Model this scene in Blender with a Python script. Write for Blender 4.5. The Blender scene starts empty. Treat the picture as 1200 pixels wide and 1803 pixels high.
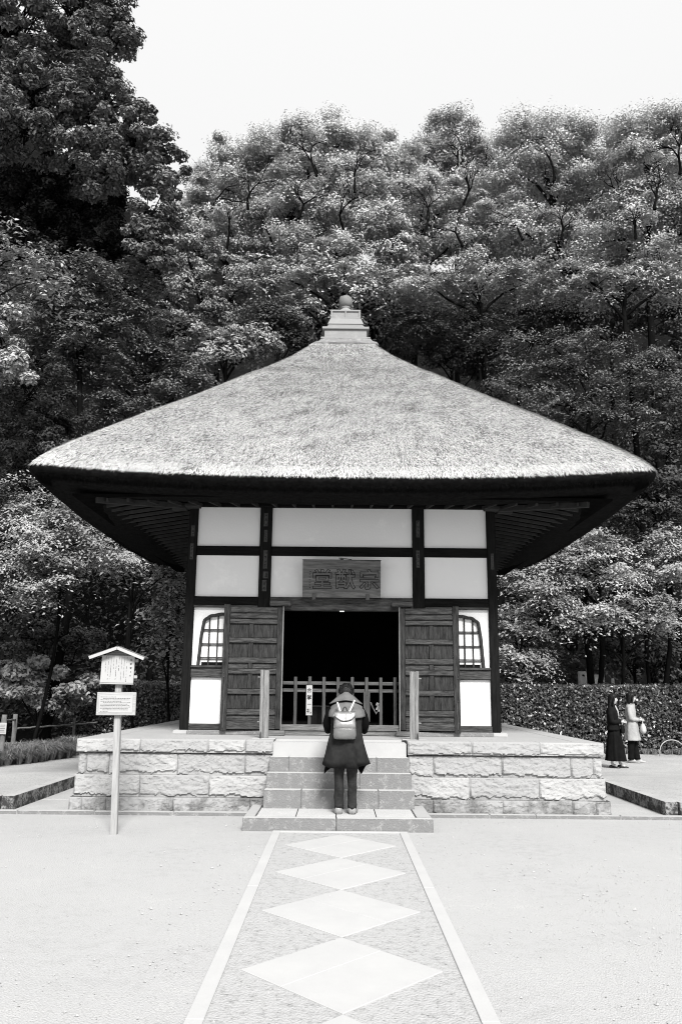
import bpy, bmesh, math, random
import numpy as np
from mathutils import Matrix, Vector

R = math.radians
random.seed(7)
rng = np.random.default_rng(11)
scene = bpy.context.scene
C = scene.collection

# ---------------------------------------------------------------- camera
cam_data = bpy.data.cameras.new('camera')
cam = bpy.data.objects.new('camera', cam_data)
C.objects.link(cam)
scene.camera = cam
cam_data.sensor_fit = 'VERTICAL'
cam_data.sensor_height = 36.0
cam_data.lens = 36.0 * 1440.0 / 1803.0
cam_data.clip_start = 0.1
cam_data.clip_end = 600
PITCH, ROLL, YAW = 0.215, 0.0095, 0.0014
cy, sy = math.cos(YAW), math.sin(YAW)
cp, sp = math.cos(PITCH), math.sin(PITCH)
Fv = Vector((sy * cp, cy * cp, sp))
Rv = Vector((cy, -sy, 0))
Uv = Rv.cross(Fv)
R2 = math.cos(ROLL) * Rv + math.sin(ROLL) * Uv
U2 = -math.sin(ROLL) * Rv + math.cos(ROLL) * Uv
mw = Matrix((R2, U2, -Fv)).transposed().to_4x4()
mw.translation = Vector((-0.04, 0.0, 1.65))
cam.matrix_world = mw

# ---------------------------------------------------------------- world
SUN_EL, SUN_AZ = R(41), R(12)      # the sun stands behind the camera, a little to the right
world = bpy.data.worlds.new('World')
scene.world = world
world.use_nodes = True
wn = world.node_tree.nodes
wl = world.node_tree.links
wn.clear()
w_out = wn.new('ShaderNodeOutputWorld')
w_sky = wn.new('ShaderNodeTexSky')
w_sky.sky_type = 'NISHITA'
w_sky.sun_disc = False
w_sky.sun_elevation = SUN_EL
w_sky.sun_rotation = math.pi - SUN_AZ
w_bw = wn.new('ShaderNodeRGBToBW')
w_bg1 = wn.new('ShaderNodeBackground')
w_bg1.inputs['Strength'].default_value = 0.02
wl.new(w_sky.outputs[0], w_bw.inputs[0])
wl.new(w_bw.outputs[0], w_bg1.inputs['Color'])
# overcast veil: brightness rises smoothly from the horizon to the zenith
w_tc = wn.new('ShaderNodeTexCoord')
w_sep = wn.new('ShaderNodeSeparateXYZ')
w_mr = wn.new('ShaderNodeMapRange')
w_mr.inputs['From Min'].default_value = 0.0
w_mr.inputs['From Max'].default_value = 1.0
w_mr.inputs['To Min'].default_value = 0.78
w_mr.inputs['To Max'].default_value = 1.10
w_bg2 = wn.new('ShaderNodeBackground')
w_bg2.inputs['Strength'].default_value = 0.46
w_add = wn.new('ShaderNodeAddShader')
wl.new(w_tc.outputs['Generated'], w_sep.inputs[0])
wl.new(w_sep.outputs['Z'], w_mr.inputs['Value'])
wl.new(w_mr.outputs[0], w_bg2.inputs['Color'])
wl.new(w_bg1.outputs[0], w_add.inputs[0])
wl.new(w_bg2.outputs[0], w_add.inputs[1])
wl.new(w_add.outputs[0], w_out.inputs['Surface'])

sun_d = bpy.data.lights.new('sun', 'SUN')
sun_d.energy = 2.9
sun_d.angle = R(16)
sun_d.color = (1.0, 0.99, 0.975)
sun = bpy.data.objects.new('sun', sun_d)
C.objects.link(sun)
sdir = Vector((math.cos(SUN_EL) * math.sin(SUN_AZ), -math.cos(SUN_EL) * math.cos(SUN_AZ), math.sin(SUN_EL)))
sun.rotation_euler = sdir.to_track_quat('Z', 'Y').to_euler()

scene.view_settings.view_transform = 'Standard'
scene.view_settings.look = 'None'
scene.view_settings.exposure = 0.98
scene.view_settings.gamma = 1.0
scene.view_settings.use_curve_mapping = False
scene.render.engine = 'CYCLES'
scene.cycles.max_bounces = 5
scene.cycles.diffuse_bounces = 1
scene.cycles.pixel_filter_type = 'BLACKMAN_HARRIS'
scene.cycles.filter_width = 1.05
scene.cycles.transmission_bounces = 3
scene.cycles.transparent_max_bounces = 4

# ---------------------------------------------------------------- materials
MATS = {}
def mat(name, c, rough=0.85, var=0.15, scale=3.0, stretch=(1, 1, 1), bump=0.2, bscale=60.0, bstretch=None,
        spec=0.08, speck=None, island=0.0, metallic=0.0, stain=None, detail=6.0):
    """grey procedural material; var = tone variation of a noise, speck = (scale, tone, amount)"""
    if name not in ('plaster', 'paper'): c *= 0.87
    m = bpy.data.materials.new(name)
    m.use_nodes = True
    n, l = m.node_tree.nodes, m.node_tree.links
    b = n['Principled BSDF']
    b.inputs['Roughness'].default_value = rough
    b.inputs['Specular IOR Level'].default_value = spec
    b.inputs['Metallic'].default_value = metallic
    tc = n.new('ShaderNodeTexCoord')
    mp = n.new('ShaderNodeMapping')
    mp.inputs['Scale'].default_value = stretch
    l.new(tc.outputs['Object'], mp.inputs[0])
    nz = n.new('ShaderNodeTexNoise')
    nz.inputs['Scale'].default_value = scale
    nz.inputs['Detail'].default_value = detail
    nz.inputs['Roughness'].default_value = 0.65
    l.new(mp.outputs[0], nz.inputs['Vector'])
    cr = n.new('ShaderNodeValToRGB')
    lo, hi = c * (1 - var), min(0.9, c * (1 + var))
    cr.color_ramp.elements[0].position = 0.3
    cr.color_ramp.elements[0].color = (lo, lo, lo * 1.0, 1)
    cr.color_ramp.elements[1].position = 0.7
    cr.color_ramp.elements[1].color = (hi, hi, hi * 0.99, 1)
    l.new(nz.outputs['Fac'], cr.inputs[0])
    col = cr.outputs[0]
    if island:
        geo = n.new('ShaderNodeNewGeometry')
        mr = n.new('ShaderNodeMapRange')
        mr.inputs['To Min'].default_value = 1 - island
        mr.inputs['To Max'].default_value = 1 + island
        l.new(geo.outputs['Random Per Island'], mr.inputs['Value'])
        mx = n.new('ShaderNodeMix'); mx.data_type = 'RGBA'; mx.blend_type = 'MULTIPLY'
        mx.inputs['Factor'].default_value = 1.0
        l.new(col, mx.inputs['A']); l.new(mr.outputs[0], mx.inputs['B'])
        col = mx.outputs['Result']
    for st in ([speck] if speck else []) + ([stain] if stain else []):
        s_scale, tone, amt = st[:3]
        n2 = n.new('ShaderNodeTexNoise')
        n2.inputs['Scale'].default_value = s_scale
        n2.inputs['Detail'].default_value = 5.0 if len(st) < 4 else 2.0
        n2.inputs['Roughness'].default_value = 0.7
        l.new(tc.outputs['Object'], n2.inputs['Vector'])
        r2 = n.new('ShaderNodeValToRGB')
        r2.color_ramp.elements[0].position = 0.5 - amt
        r2.color_ramp.elements[1].position = 0.5 - amt + 0.12
        r2.color_ramp.elements[0].color = (1, 1, 1, 1)
        r2.color_ramp.elements[1].color = (0, 0, 0, 1)
        l.new(n2.outputs['Fac'], r2.inputs[0])
        mx = n.new('ShaderNodeMix'); mx.data_type = 'RGBA'
        mx.inputs['B'].default_value = (tone, tone, tone, 1)
        l.new(r2.outputs[0], mx.inputs['Factor'])
        l.new(col, mx.inputs['A'])
        col = mx.outputs['Result']
    l.new(col, b.inputs['Base Color'])
    if bump:
        n3 = n.new('ShaderNodeTexNoise')
        n3.inputs['Scale'].default_value = bscale
        n3.inputs['Detail'].default_value = 6.0
        if bstretch:
            mp2 = n.new('ShaderNodeMapping'); mp2.inputs['Scale'].default_value = bstretch
            l.new(tc.outputs['Object'], mp2.inputs[0]); l.new(mp2.outputs[0], n3.inputs['Vector'])
        else:
            l.new(tc.outputs['Object'], n3.inputs['Vector'])
        bp = n.new('ShaderNodeBump')
        bp.inputs['Strength'].default_value = bump
        bp.inputs['Distance'].default_value = 0.02
        l.new(n3.outputs['Fac'], bp.inputs['Height'])
        l.new(bp.outputs[0], b.inputs['Normal'])
    MATS[name] = m
    return m

def leaf_mat(name, c, island=0.45, rough=0.55, spec=0.14, trans=0.25):
    m = bpy.data.materials.new(name)
    m.use_nodes = True
    n, l = m.node_tree.nodes, m.node_tree.links
    b = n['Principled BSDF']
    b.inputs['Roughness'].default_value = rough
    b.inputs['Specular IOR Level'].default_value = spec
    geo = n.new('ShaderNodeNewGeometry')
    nz = n.new('ShaderNodeTexNoise')
    nz.inputs['Scale'].default_value = 0.9
    nz.inputs['Detail'].default_value = 3.0
    l.new(geo.outputs['Position'], nz.inputs['Vector'])
    m1 = n.new('ShaderNodeMapRange')
    m1.inputs['From Min'].default_value = 0.3; m1.inputs['From Max'].default_value = 0.7
    m1.inputs['To Min'].default_value = c * 0.5; m1.inputs['To Max'].default_value = c * 1.35
    l.new(nz.outputs['Fac'], m1.inputs['Value'])
    m2 = n.new('ShaderNodeMapRange')
    m2.inputs['To Min'].default_value = 1 - island; m2.inputs['To Max'].default_value = 1 + island
    l.new(geo.outputs['Random Per Island'], m2.inputs['Value'])
    mu = n.new('ShaderNodeMath'); mu.operation = 'MULTIPLY'
    l.new(m1.outputs[0], mu.inputs[0]); l.new(m2.outputs[0], mu.inputs[1])
    l.new(mu.outputs[0], b.inputs['Base Color'])
    if trans:
        t = n.new('ShaderNodeBsdfTranslucent')
        l.new(mu.outputs[0], t.inputs['Color'])
        mix = n.new('ShaderNodeMixShader')
        mix.inputs[0].default_value = trans
        l.new(b.outputs[0], mix.inputs[1]); l.new(t.outputs[0], mix.inputs[2])
        l.new(mix.outputs[0], n['Material Output'].inputs['Surface'])
    MATS[name] = m
    return m

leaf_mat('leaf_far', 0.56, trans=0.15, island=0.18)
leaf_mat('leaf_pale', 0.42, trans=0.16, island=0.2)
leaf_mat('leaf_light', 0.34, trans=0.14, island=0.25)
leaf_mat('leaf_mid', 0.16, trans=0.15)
leaf_mat('leaf_shaded', 0.022, trans=0.1)  # near black: the shade below the tall evergreen is put into the colour
leaf_mat('leaf_dim', 0.07, trans=0.12)  # lower tone for trees in shady places, shade painted into the leaves
leaf_mat('leaf_under', 0.03, island=0.6, trans=0.08)  # undergrowth darkened in colour so gaps below the crowns look shaded
leaf_mat('leaf_hedge', 0.07, island=0.7, rough=0.32, spec=0.6, trans=0.08)
leaf_mat('leaf_grass', 0.22, island=0.6, trans=0.1)
mat('bark', 0.009, spec=0.0, rough=1.0, var=0.4, scale=8, stretch=(1, 1, .25), bump=0.6, bscale=25, bstretch=(1, 1, .2))
mat('bark_pale', 0.30, var=0.35, scale=8, stretch=(1, 1, .25), bump=0.4, bscale=25)
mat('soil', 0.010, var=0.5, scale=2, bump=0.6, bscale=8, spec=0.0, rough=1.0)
mat('court_sand', 0.515, var=0.11, scale=0.8, bump=0.6, bscale=85, speck=(55, 0.34, 0.13), stain=(9, 0.44, 0.05), rough=0.95, spec=0.1)
mat('side_sand', 0.50, var=0.12, scale=1.2, bump=0.5, bscale=90, speck=(40, 0.25, 0.14), rough=0.95, spec=0.1)
mat('aggregate', 0.45, var=0.16, scale=3.0, bump=0.7, bscale=60, speck=(40, 0.20, 0.14), stain=(16, 0.43, 0.02), rough=0.9, spec=0.15)
mat('granite_pale', 0.53, var=0.06, scale=2.5, bump=0.1, bscale=200, speck=(170, 0.48, 0.1), rough=0.8, spec=0.2)
mat('granite_curb', 0.48, var=0.07, scale=3.0, bump=0.15, bscale=150, speck=(120, 0.42, 0.1), rough=0.8, spec=0.2)
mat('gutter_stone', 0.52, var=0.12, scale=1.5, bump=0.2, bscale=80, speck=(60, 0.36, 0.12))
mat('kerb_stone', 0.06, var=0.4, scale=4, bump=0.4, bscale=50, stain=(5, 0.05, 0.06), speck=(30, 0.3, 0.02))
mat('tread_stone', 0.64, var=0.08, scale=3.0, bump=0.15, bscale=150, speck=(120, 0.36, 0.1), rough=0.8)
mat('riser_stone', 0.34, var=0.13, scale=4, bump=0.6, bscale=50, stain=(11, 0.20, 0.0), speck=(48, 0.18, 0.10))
mat('block_stone', 0.42, var=0.14, scale=2.2, bump=0.8, bscale=24, speck=(50, 0.38, 0.16), rough=0.9)
mat('block_stone_worn', 0.37, var=0.18, scale=2.6, bump=0.7, bscale=26, speck=(50, 0.34, 0.15), stain=(3, 0.32, 0.04), rough=0.9)
mat('block_base', 0.21, var=0.3, scale=2.5, bump=0.7, bscale=26, speck=(40, 0.14, 0.12), stain=(2.3, 0.31, 0.06), rough=0.9)
mat('plaster', 0.90, var=0.04, scale=1.6, bump=0.15, bscale=30, rough=0.9, stain=(1.1, 0.80, -0.06), spec=0.15)
mat('paper', 0.88, var=0.02, scale=2, bump=0.0, rough=0.8)
mat('wood_dark', 0.012, var=0.5, scale=5, stretch=(6, 6, .7), bump=0.5, bscale=8, bstretch=(10, 10, .8), rough=0.85, spec=0.06)
mat('wood_dark_h', 0.009, var=0.5, scale=5, stretch=(.7, 6, 6), bump=0.5, bscale=8, bstretch=(.8, 10, 10), rough=0.85, spec=0.06)
mat('wood_door', 0.030, var=0.95, scale=5, stretch=(7, 7, 1.0), bump=0.8, bscale=7, bstretch=(12, 12, 1.2), rough=0.7, spec=0.3)
mat('wood_door_h', 0.052, var=0.95, scale=5, stretch=(.9, 7, 8), bump=0.8, bscale=7, bstretch=(1, 12, 12), rough=0.7, spec=0.3)
mat('wood_weathered', 0.27, var=0.45, scale=6, stretch=(9, 9, .5), bump=0.9, bscale=8, bstretch=(14, 14, .6), rough=0.85)
mat('wood_weathered_h', 0.20, var=0.45, scale=6, stretch=(.5, 9, 9), bump=0.9, bscale=8, bstretch=(.6, 14, 14), rough=0.85)
mat('wood_fence', 0.085, var=0.5, scale=6, stretch=(9, 9, .7), bump=0.7, bscale=8, bstretch=(12, 12, .6), rough=0.8)
mat('wood_fence_h', 0.11, var=0.5, scale=6, stretch=(.7, 9, 9), bump=0.7, bscale=8, bstretch=(.6, 12, 12), rough=0.8)
mat('wood_plaque', 0.15, var=0.5, scale=4, stretch=(.7, 5, 7), bump=0.7, bscale=7, bstretch=(.8, 6, 14), rough=0.8)
mat('wood_sign', 0.40, var=0.2, scale=6, stretch=(8, 8, .6), bump=0.5, bscale=8, bstretch=(12, 12, .6), rough=0.85)
mat('wood_sign_h', 0.42, var=0.15, scale=6, stretch=(.6, 8, 8), bump=0.4, bscale=8, bstretch=(.6, 12, 12), rough=0.85)
mat('sign_paint', 0.48, var=0.04, scale=3, bump=0.05, bscale=60, rough=0.7)
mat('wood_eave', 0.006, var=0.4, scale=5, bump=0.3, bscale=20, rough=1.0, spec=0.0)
mat('rafter_wood', 0.042, var=0.3, scale=5, bump=0.2, bscale=20, rough=0.9, spec=0.05)
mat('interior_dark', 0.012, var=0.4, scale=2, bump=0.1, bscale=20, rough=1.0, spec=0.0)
mat('ink', 0.02, var=0.2, scale=10, bump=0.0, rough=0.8, spec=0.1)
mat('ink_grey', 0.03, var=0.2, scale=10, bump=0.0, rough=0.9, spec=0.1)
mat('ofuda', 0.075, var=0.4, scale=30, bump=0.1, bscale=60, rough=0.9)
mat('thatch', 0.08, var=0.5, scale=9, bump=1.0, bscale=45, rough=1.0, spec=0.05, speck=(28, 0.08, 0.04))
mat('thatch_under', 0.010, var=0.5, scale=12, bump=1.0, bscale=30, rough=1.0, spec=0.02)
mat('straw', 0.66, var=0.14, scale=1.3, stretch=(1, 1, 2.2), bump=0.0, island=0.4, rough=0.9, spec=0.1)
mat('finial_stone', 0.32, var=0.2, scale=4, bump=0.4, bscale=50, stain=(7, 0.26, 0.0))
mat('ball_stone', 0.19, var=0.25, scale=6, bump=0.3, bscale=50)
mat('tomb_stone', 0.8, var=0.15, scale=4, bump=0.2, bscale=50)
mat('iron', 0.05, var=0.3, scale=20, bump=0.2, bscale=60, rough=0.5, spec=0.5)
mat('coat_olive', 0.022, var=0.5, scale=7, bump=0.25, bscale=16, rough=0.85)
mat('coat_cape', 0.16, var=0.2, scale=8, bump=0.25, bscale=18, rough=0.85)
mat('sleeve_black', 0.004, var=0.3, scale=8, bump=0.2, bscale=30, rough=0.9)
mat('denim', 0.034, var=0.45, scale=9, bump=0.5, bscale=26, bstretch=(1, 1, 2.2), rough=0.9)
mat('shoe_leather', 0.3, var=0.35, scale=14, bump=0.2, bscale=40, rough=0.45, spec=0.5)
mat('shoe_black', 0.015, var=0.3, scale=14, bump=0.1, bscale=40, rough=0.35, spec=0.5)
mat('shoe_pale', 0.45, var=0.1, scale=14, bump=0.1, bscale=40, rough=0.6)
mat('hair', 0.006, var=0.5, scale=30, stretch=(3, 3, .6), bump=0.6, bscale=40, rough=0.5, spec=0.25)
mat('skin', 0.52, var=0.05, scale=8, bump=0.05, bscale=60, rough=0.55, spec=0.35)
mat('bag_silver', 0.40, var=0.2, scale=6, bump=0.5, bscale=12, rough=0.32, spec=0.6, metallic=0.55)
mat('bag_low', 0.24, var=0.2, scale=6, bump=0.5, bscale=12, rough=0.35, spec=0.6, metallic=0.4)
mat('bag_trim', 0.06, var=0.2, scale=6, bump=0.1, bscale=30, rough=0.5)
mat('strap_white', 0.5, var=0.05, scale=6, bump=0.1, bscale=40, rough=0.6)
mat('coat_black', 0.010, var=0.4, scale=8, bump=0.3, bscale=20, rough=0.85)
mat('skirt_black', 0.007, var=0.4, scale=9, bump=0.3, bscale=14, bstretch=(3, 3, .4), rough=0.85)
mat('trench', 0.40, var=0.15, scale=7, bump=0.4, bscale=16, rough=0.8)
mat('bag_white', 0.55, var=0.1, scale=8, bump=0.2, bscale=20, rough=0.6)
mat('scarf', 0.45, var=0.3, scale=30, bump=0.2, bscale=40)
mat('bamboo', 0.20, var=0.35, scale=7, bump=0.3, bscale=30, rough=0.7)
mat('hoop_white', 0.42, var=0.1, scale=8, bump=0.1, bscale=30, rough=0.5)
M = MATS

# ---------------------------------------------------------------- object helpers
def link(o, parent=None):
    C.objects.link(o)
    if parent is not None:
        o.parent = parent
        # parts are modelled in world coordinates: cancel the parents' offset
        off = Vector((0, 0, 0)); q = parent
        while q is not None:
            off += q.location; q = q.parent
        o.location = o.location - off
        if parent.type == 'MESH' and parent.location.length:
            pass
    return o

def thing(name, label, cat, loc=(0, 0, 0), group=None, kind=None):
    o = bpy.data.objects.new(name, None)
    o.empty_display_size = 0.2
    C.objects.link(o)
    o.location = loc
    tag(o, label, cat, group, kind)
    return o

def tag(o, label=None, cat=None, group=None, kind=None):
    if label: o['label'] = label
    if cat: o['category'] = cat
    if group: o['group'] = group
    if kind: o['kind'] = kind
    return o

def local_link(o, parent):
    """o's mesh is in world coordinates; parent it so that it stays where it is"""
    C.objects.link(o)
    if parent is not None:
        o.parent = parent
        off = Vector((0, 0, 0)); q = parent
        while q is not None:
            off += q.location; q = q.parent
        o.location = -off
    return o

class MB:
    def __init__(self, M4=None):
        self.v, self.f, self.m = [], [], []
        self.M = M4; self.mi = 0
    def add(self, vs, fs):
        k = len(self.v)
        if self.M is not None:
            vs = [tuple(self.M @ Vector(p)) for p in vs]
        self.v += [tuple(p) for p in vs]
        self.f += [tuple(i + k for i in f) for f in fs]
        self.m += [self.mi] * len(fs)
    def box(self, x0, x1, y0, y1, z0, z1):
        self.add([(x0, y0, z0), (x1, y0, z0), (x1, y1, z0), (x0, y1, z0), (x0, y0, z1), (x1, y0, z1), (x1, y1, z1), (x0, y1, z1)],
                 [(0, 3, 2, 1), (4, 5, 6, 7), (0, 1, 5, 4), (1, 2, 6, 5), (2, 3, 7, 6), (3, 0, 4, 7)])
        return self
    def bar(self, a, b, w, h, up=(0, 0, 1)):
        a, b, up = Vector(a), Vector(b), Vector(up)
        d = (b - a).normalized(); s = d.cross(up).normalized(); u = s.cross(d)
        vs = []
        for p in (a, b):
            for i, j in ((-1, -1), (1, -1), (1, 1), (-1, 1)):
                vs.append(p + s * (w / 2 * i) + u * (h / 2 * j))
        self.add(vs, [(3, 2, 1, 0), (4, 5, 6, 7), (0, 1, 5, 4), (1, 2, 6, 5), (2, 3, 7, 6), (3, 0, 4, 7)])
        return self
    def tube(self, pts, rad, n=8, cap=True):
        pts = [Vector(p) for p in pts]
        rad = rad if hasattr(rad, '__len__') else [rad] * len(pts)
        vs, fs = [], []
        prev = None
        for i, p in enumerate(pts):
            d = (pts[min(i + 1, len(pts) - 1)] - pts[max(i - 1, 0)]).normalized()
            ref = prev if prev is not None else (Vector((0, 0, 1)) if abs(d.z) < .9 else Vector((1, 0, 0)))
            s = (ref - d * ref.dot(d)).normalized(); prev = s
            t = d.cross(s)
            for k in range(n):
                a = 2 * math.pi * k / n
                vs.append(p + (s * math.cos(a) + t * math.sin(a)) * rad[i])
        for i in range(len(pts) - 1):
            for k in range(n):
                a, b = i * n + k, i * n + (k + 1) % n
                fs.append((a, b, b + n, a + n))
        if cap:
            fs.append(tuple(range(n))[::-1]); fs.append(tuple(range((len(pts) - 1) * n, len(pts) * n)))
        self.add(vs, fs)
        return self
    def lathe(self, cx, cy, prof, n=24):
        vs, fs = [], []
        for r, z in prof:
            for k in range(n):
                a = 2 * math.pi * k / n
                vs.append((cx + r * math.cos(a), cy + r * math.sin(a), z))
        for i in range(len(prof) - 1):
            for k in range(n):
                a, b = i * n + k, i * n + (k + 1) % n
                fs.append((a, b, b + n, a + n))
        fs.append(tuple(range(n))[::-1]); fs.append(tuple(range((len(prof) - 1) * n, len(prof) * n)))
        self.add(vs, fs)
        return self
    def loft(self, rings, cap=True):
        n = len(rings[0]); vs = [p for r in rings for p in r]; fs = []
        for i in range(len(rings) - 1):
            for k in range(n):
                a, b = i * n + k, i * n + (k + 1) % n
                fs.append((a, b, b + n, a + n))
        if cap:
            fs.append(tuple(range(n))[::-1]); fs.append(tuple(range((len(rings) - 1) * n, len(rings) * n)))
        self.add(vs, fs)
        return self
    def build(self, name, mats, parent=None, smooth=False, bevel=0.0, seg=2):
        me = bpy.data.meshes.new(name)
        me.from_pydata(self.v, [], self.f)
        mats = mats if isinstance(mats, (list, tuple)) else [mats]
        for m_ in mats: me.materials.append(M[m_] if isinstance(m_, str) else m_)
        if len(mats) > 1: me.polygons.foreach_set('material_index', self.m)
        if bevel:
            bm = bmesh.new(); bm.from_mesh(me)
            bmesh.ops.bevel(bm, geom=bm.edges[:], offset=bevel, segments=seg, affect='EDGES', clamp_overlap=True)
            bm.to_mesh(me); bm.free()
        if smooth: me.polygons.foreach_set('use_smooth', [True] * len(me.polygons))
        me.update()
        o = bpy.data.objects.new(name, me)
        return local_link(o, parent)

def box_part(name, mt, parent, x0, x1, y0, y1, z0, z1, bevel=0.004, seg=1):
    return MB().box(x0, x1, y0, y1, z0, z1).build(name, mt, parent, bevel=bevel, seg=seg)

def quads_mesh(name, verts, mt, parent=None, tri=False, smooth=False):
    """verts (N,4,3) array of separate quads"""
    k = 3 if tri else 4
    n = verts.shape[0]
    me = bpy.data.meshes.new(name)
    me.vertices.add(n * k); me.loops.add(n * k); me.polygons.add(n)
    me.vertices.foreach_set('co', verts.astype(np.float32).ravel())
    me.loops.foreach_set('vertex_index', np.arange(n * k, dtype=np.int32))
    me.polygons.foreach_set('loop_start', np.arange(0, n * k, k, dtype=np.int32))
    me.polygons.foreach_set('loop_total', np.full(n, k, dtype=np.int32))
    me.materials.append(M[mt])
    me.update(calc_edges=True)
    o = bpy.data.objects.new(name, me)
    return local_link(o, parent)

def norm(a):
    return a / np.maximum(np.linalg.norm(a, axis=-1, keepdims=True), 1e-9)

def leaf_quads(c, nrm, size, aspect=0.5, axis=None):
    n = len(c)
    nrm = norm(nrm)
    if axis is None:
        axis = rng.normal(size=(n, 3))
    a = norm(axis - nrm * (axis * nrm).sum(1, keepdims=True))
    b = np.cross(nrm, a)
    L = (size * rng.uniform(.7, 1.3, n))[:, None]
    q = np.empty((n, 4, 3))
    q[:, 0] = c - a * L * .5
    q[:, 1] = c + b * L * aspect * .5 + nrm * L * .06
    q[:, 2] = c + a * L * .5 - nrm * L * .10
    q[:, 3] = c - b * L * aspect * .5 + nrm * L * .06
    return q

from mathutils import noise as mnoise
def fbm(x, y, z, o=4):
    return mnoise.fractal(Vector((x, y, z)), 1.0, 2.0, o)

# ================================================================ SETTING
MB().add([(-150, -40, 0), (150, -40, 0), (150, 160, 0), (-150, 160, 0)], [(0, 1, 2, 3)]) if False else None
mb = MB(); mb.add([(-150, -40, 0), (150, -40, 0), (150, 160, 0), (-150, 160, 0)], [(0, 1, 2, 3)])
tag(mb.build('ground', 'court_sand'), 'pale raked sand court in front of the hall', kind='structure')

def gz(Y):
    t = min(1.0, max(0.0, (Y - 14.5) / 3.5)); t = t * t * (3 - 2 * t)
    return 0.19 * (1 - t) + 0.06 * t
def hillz(X, Y):
    t = max(0.0, Y - 24.9)
    a = 0.82 * t * t / (t + 2.5)
    u = max(0.0, -X - 9.6); b = 0.65 * u * u / (u + 2.0) if Y > 13 else 0
    u2 = max(0.0, X - 13.0); b2 = 0.4 * u2 * u2 / (u2 + 3.0)
    return a + b + b2
def groundz(X, Y):
    return gz(Y) + hillz(X, Y)
def sheet(name, xs, ys, zf, mt, **kw):
    vs = [(x, y, zf(x, y)) for y in ys for x in xs]; n = len(xs)
    fs = [(j * n + i, j * n + i + 1, (j + 1) * n + i + 1, (j + 1) * n + i) for j in range(len(ys) - 1) for i in range(n - 1)]
    mb = MB(); mb.add(vs, fs); o = mb.build(name, mt, smooth=True)
    return tag(o, **kw)
ys = [11.85 + .5 * i for i in range(28)]
sheet('raised_path', [-26, -12, -8, -4.6], ys, lambda x, y: gz(y), 'side_sand', label='grey sandy path on the left of the stone platform', kind='structure')
sheet('raised_path', [4.6, 8, 12, 26], ys, lambda x, y: gz(y), 'side_sand', label='pale sandy path where two women walk right of the platform', kind='structure')
sheet('raised_path', [-4.6, 0, 4.6], [20.2, 22, 25.4], lambda x, y: gz(y) - .004, 'side_sand', label='strip of sandy ground behind the hall', kind='structure')
xs = [-60 + 1.5 * i for i in range(81)]
ysl = [13 + 1.2 * i for i in range(64)]
sheet('hill', xs, ysl, lambda x, y: (groundz(x, y) + .5 * fbm(x * .3, y * .3, 0) * min(1, hillz(x, y)) if hillz(x, y) > .02 else -.4), 'soil',
      label='steep dark wooded hillside rising behind the hall', kind='structure')

# gutter round the platform, kerbs and front edging
gt = thing('drain_floor', 'pale stone drain floor between the platform and the dark kerbs', None, (0, 11.7, 0), kind='structure')
for s in (-1, 1):
    y = 11.66
    while y < 19.4:
        x0, x1 = (s * 3.6, s * 4.45) if s > 0 else (-4.45, -3.6)
        box_part('floor_slab', 'gutter_stone', gt, x0, x1, y + .003, y + 1.17, -.02, .022, bevel=.003)
        y += 1.2
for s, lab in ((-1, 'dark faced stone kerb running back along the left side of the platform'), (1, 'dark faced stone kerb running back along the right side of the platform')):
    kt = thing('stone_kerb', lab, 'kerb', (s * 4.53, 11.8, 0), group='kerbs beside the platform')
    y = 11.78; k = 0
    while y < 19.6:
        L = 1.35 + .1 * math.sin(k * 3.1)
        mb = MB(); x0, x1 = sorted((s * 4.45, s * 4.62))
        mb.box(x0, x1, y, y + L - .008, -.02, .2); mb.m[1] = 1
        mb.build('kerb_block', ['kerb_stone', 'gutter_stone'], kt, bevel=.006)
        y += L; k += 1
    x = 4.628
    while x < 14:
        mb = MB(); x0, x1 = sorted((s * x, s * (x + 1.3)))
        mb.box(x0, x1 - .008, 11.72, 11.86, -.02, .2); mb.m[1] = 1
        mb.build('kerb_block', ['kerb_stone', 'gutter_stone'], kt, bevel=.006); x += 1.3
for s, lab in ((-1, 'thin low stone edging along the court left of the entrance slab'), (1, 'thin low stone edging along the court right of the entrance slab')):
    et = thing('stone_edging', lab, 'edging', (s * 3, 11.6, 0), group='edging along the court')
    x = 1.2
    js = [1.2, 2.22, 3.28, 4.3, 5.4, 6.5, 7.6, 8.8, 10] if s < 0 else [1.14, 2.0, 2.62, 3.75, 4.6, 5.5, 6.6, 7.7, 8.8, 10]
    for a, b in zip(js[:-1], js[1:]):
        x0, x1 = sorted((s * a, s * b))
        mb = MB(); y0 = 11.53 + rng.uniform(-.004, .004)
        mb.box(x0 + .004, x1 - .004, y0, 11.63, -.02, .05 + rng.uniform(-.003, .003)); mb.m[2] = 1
        mb.build('edging_stone', ['granite_curb', 'riser_stone'], et, bevel=.006)

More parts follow.
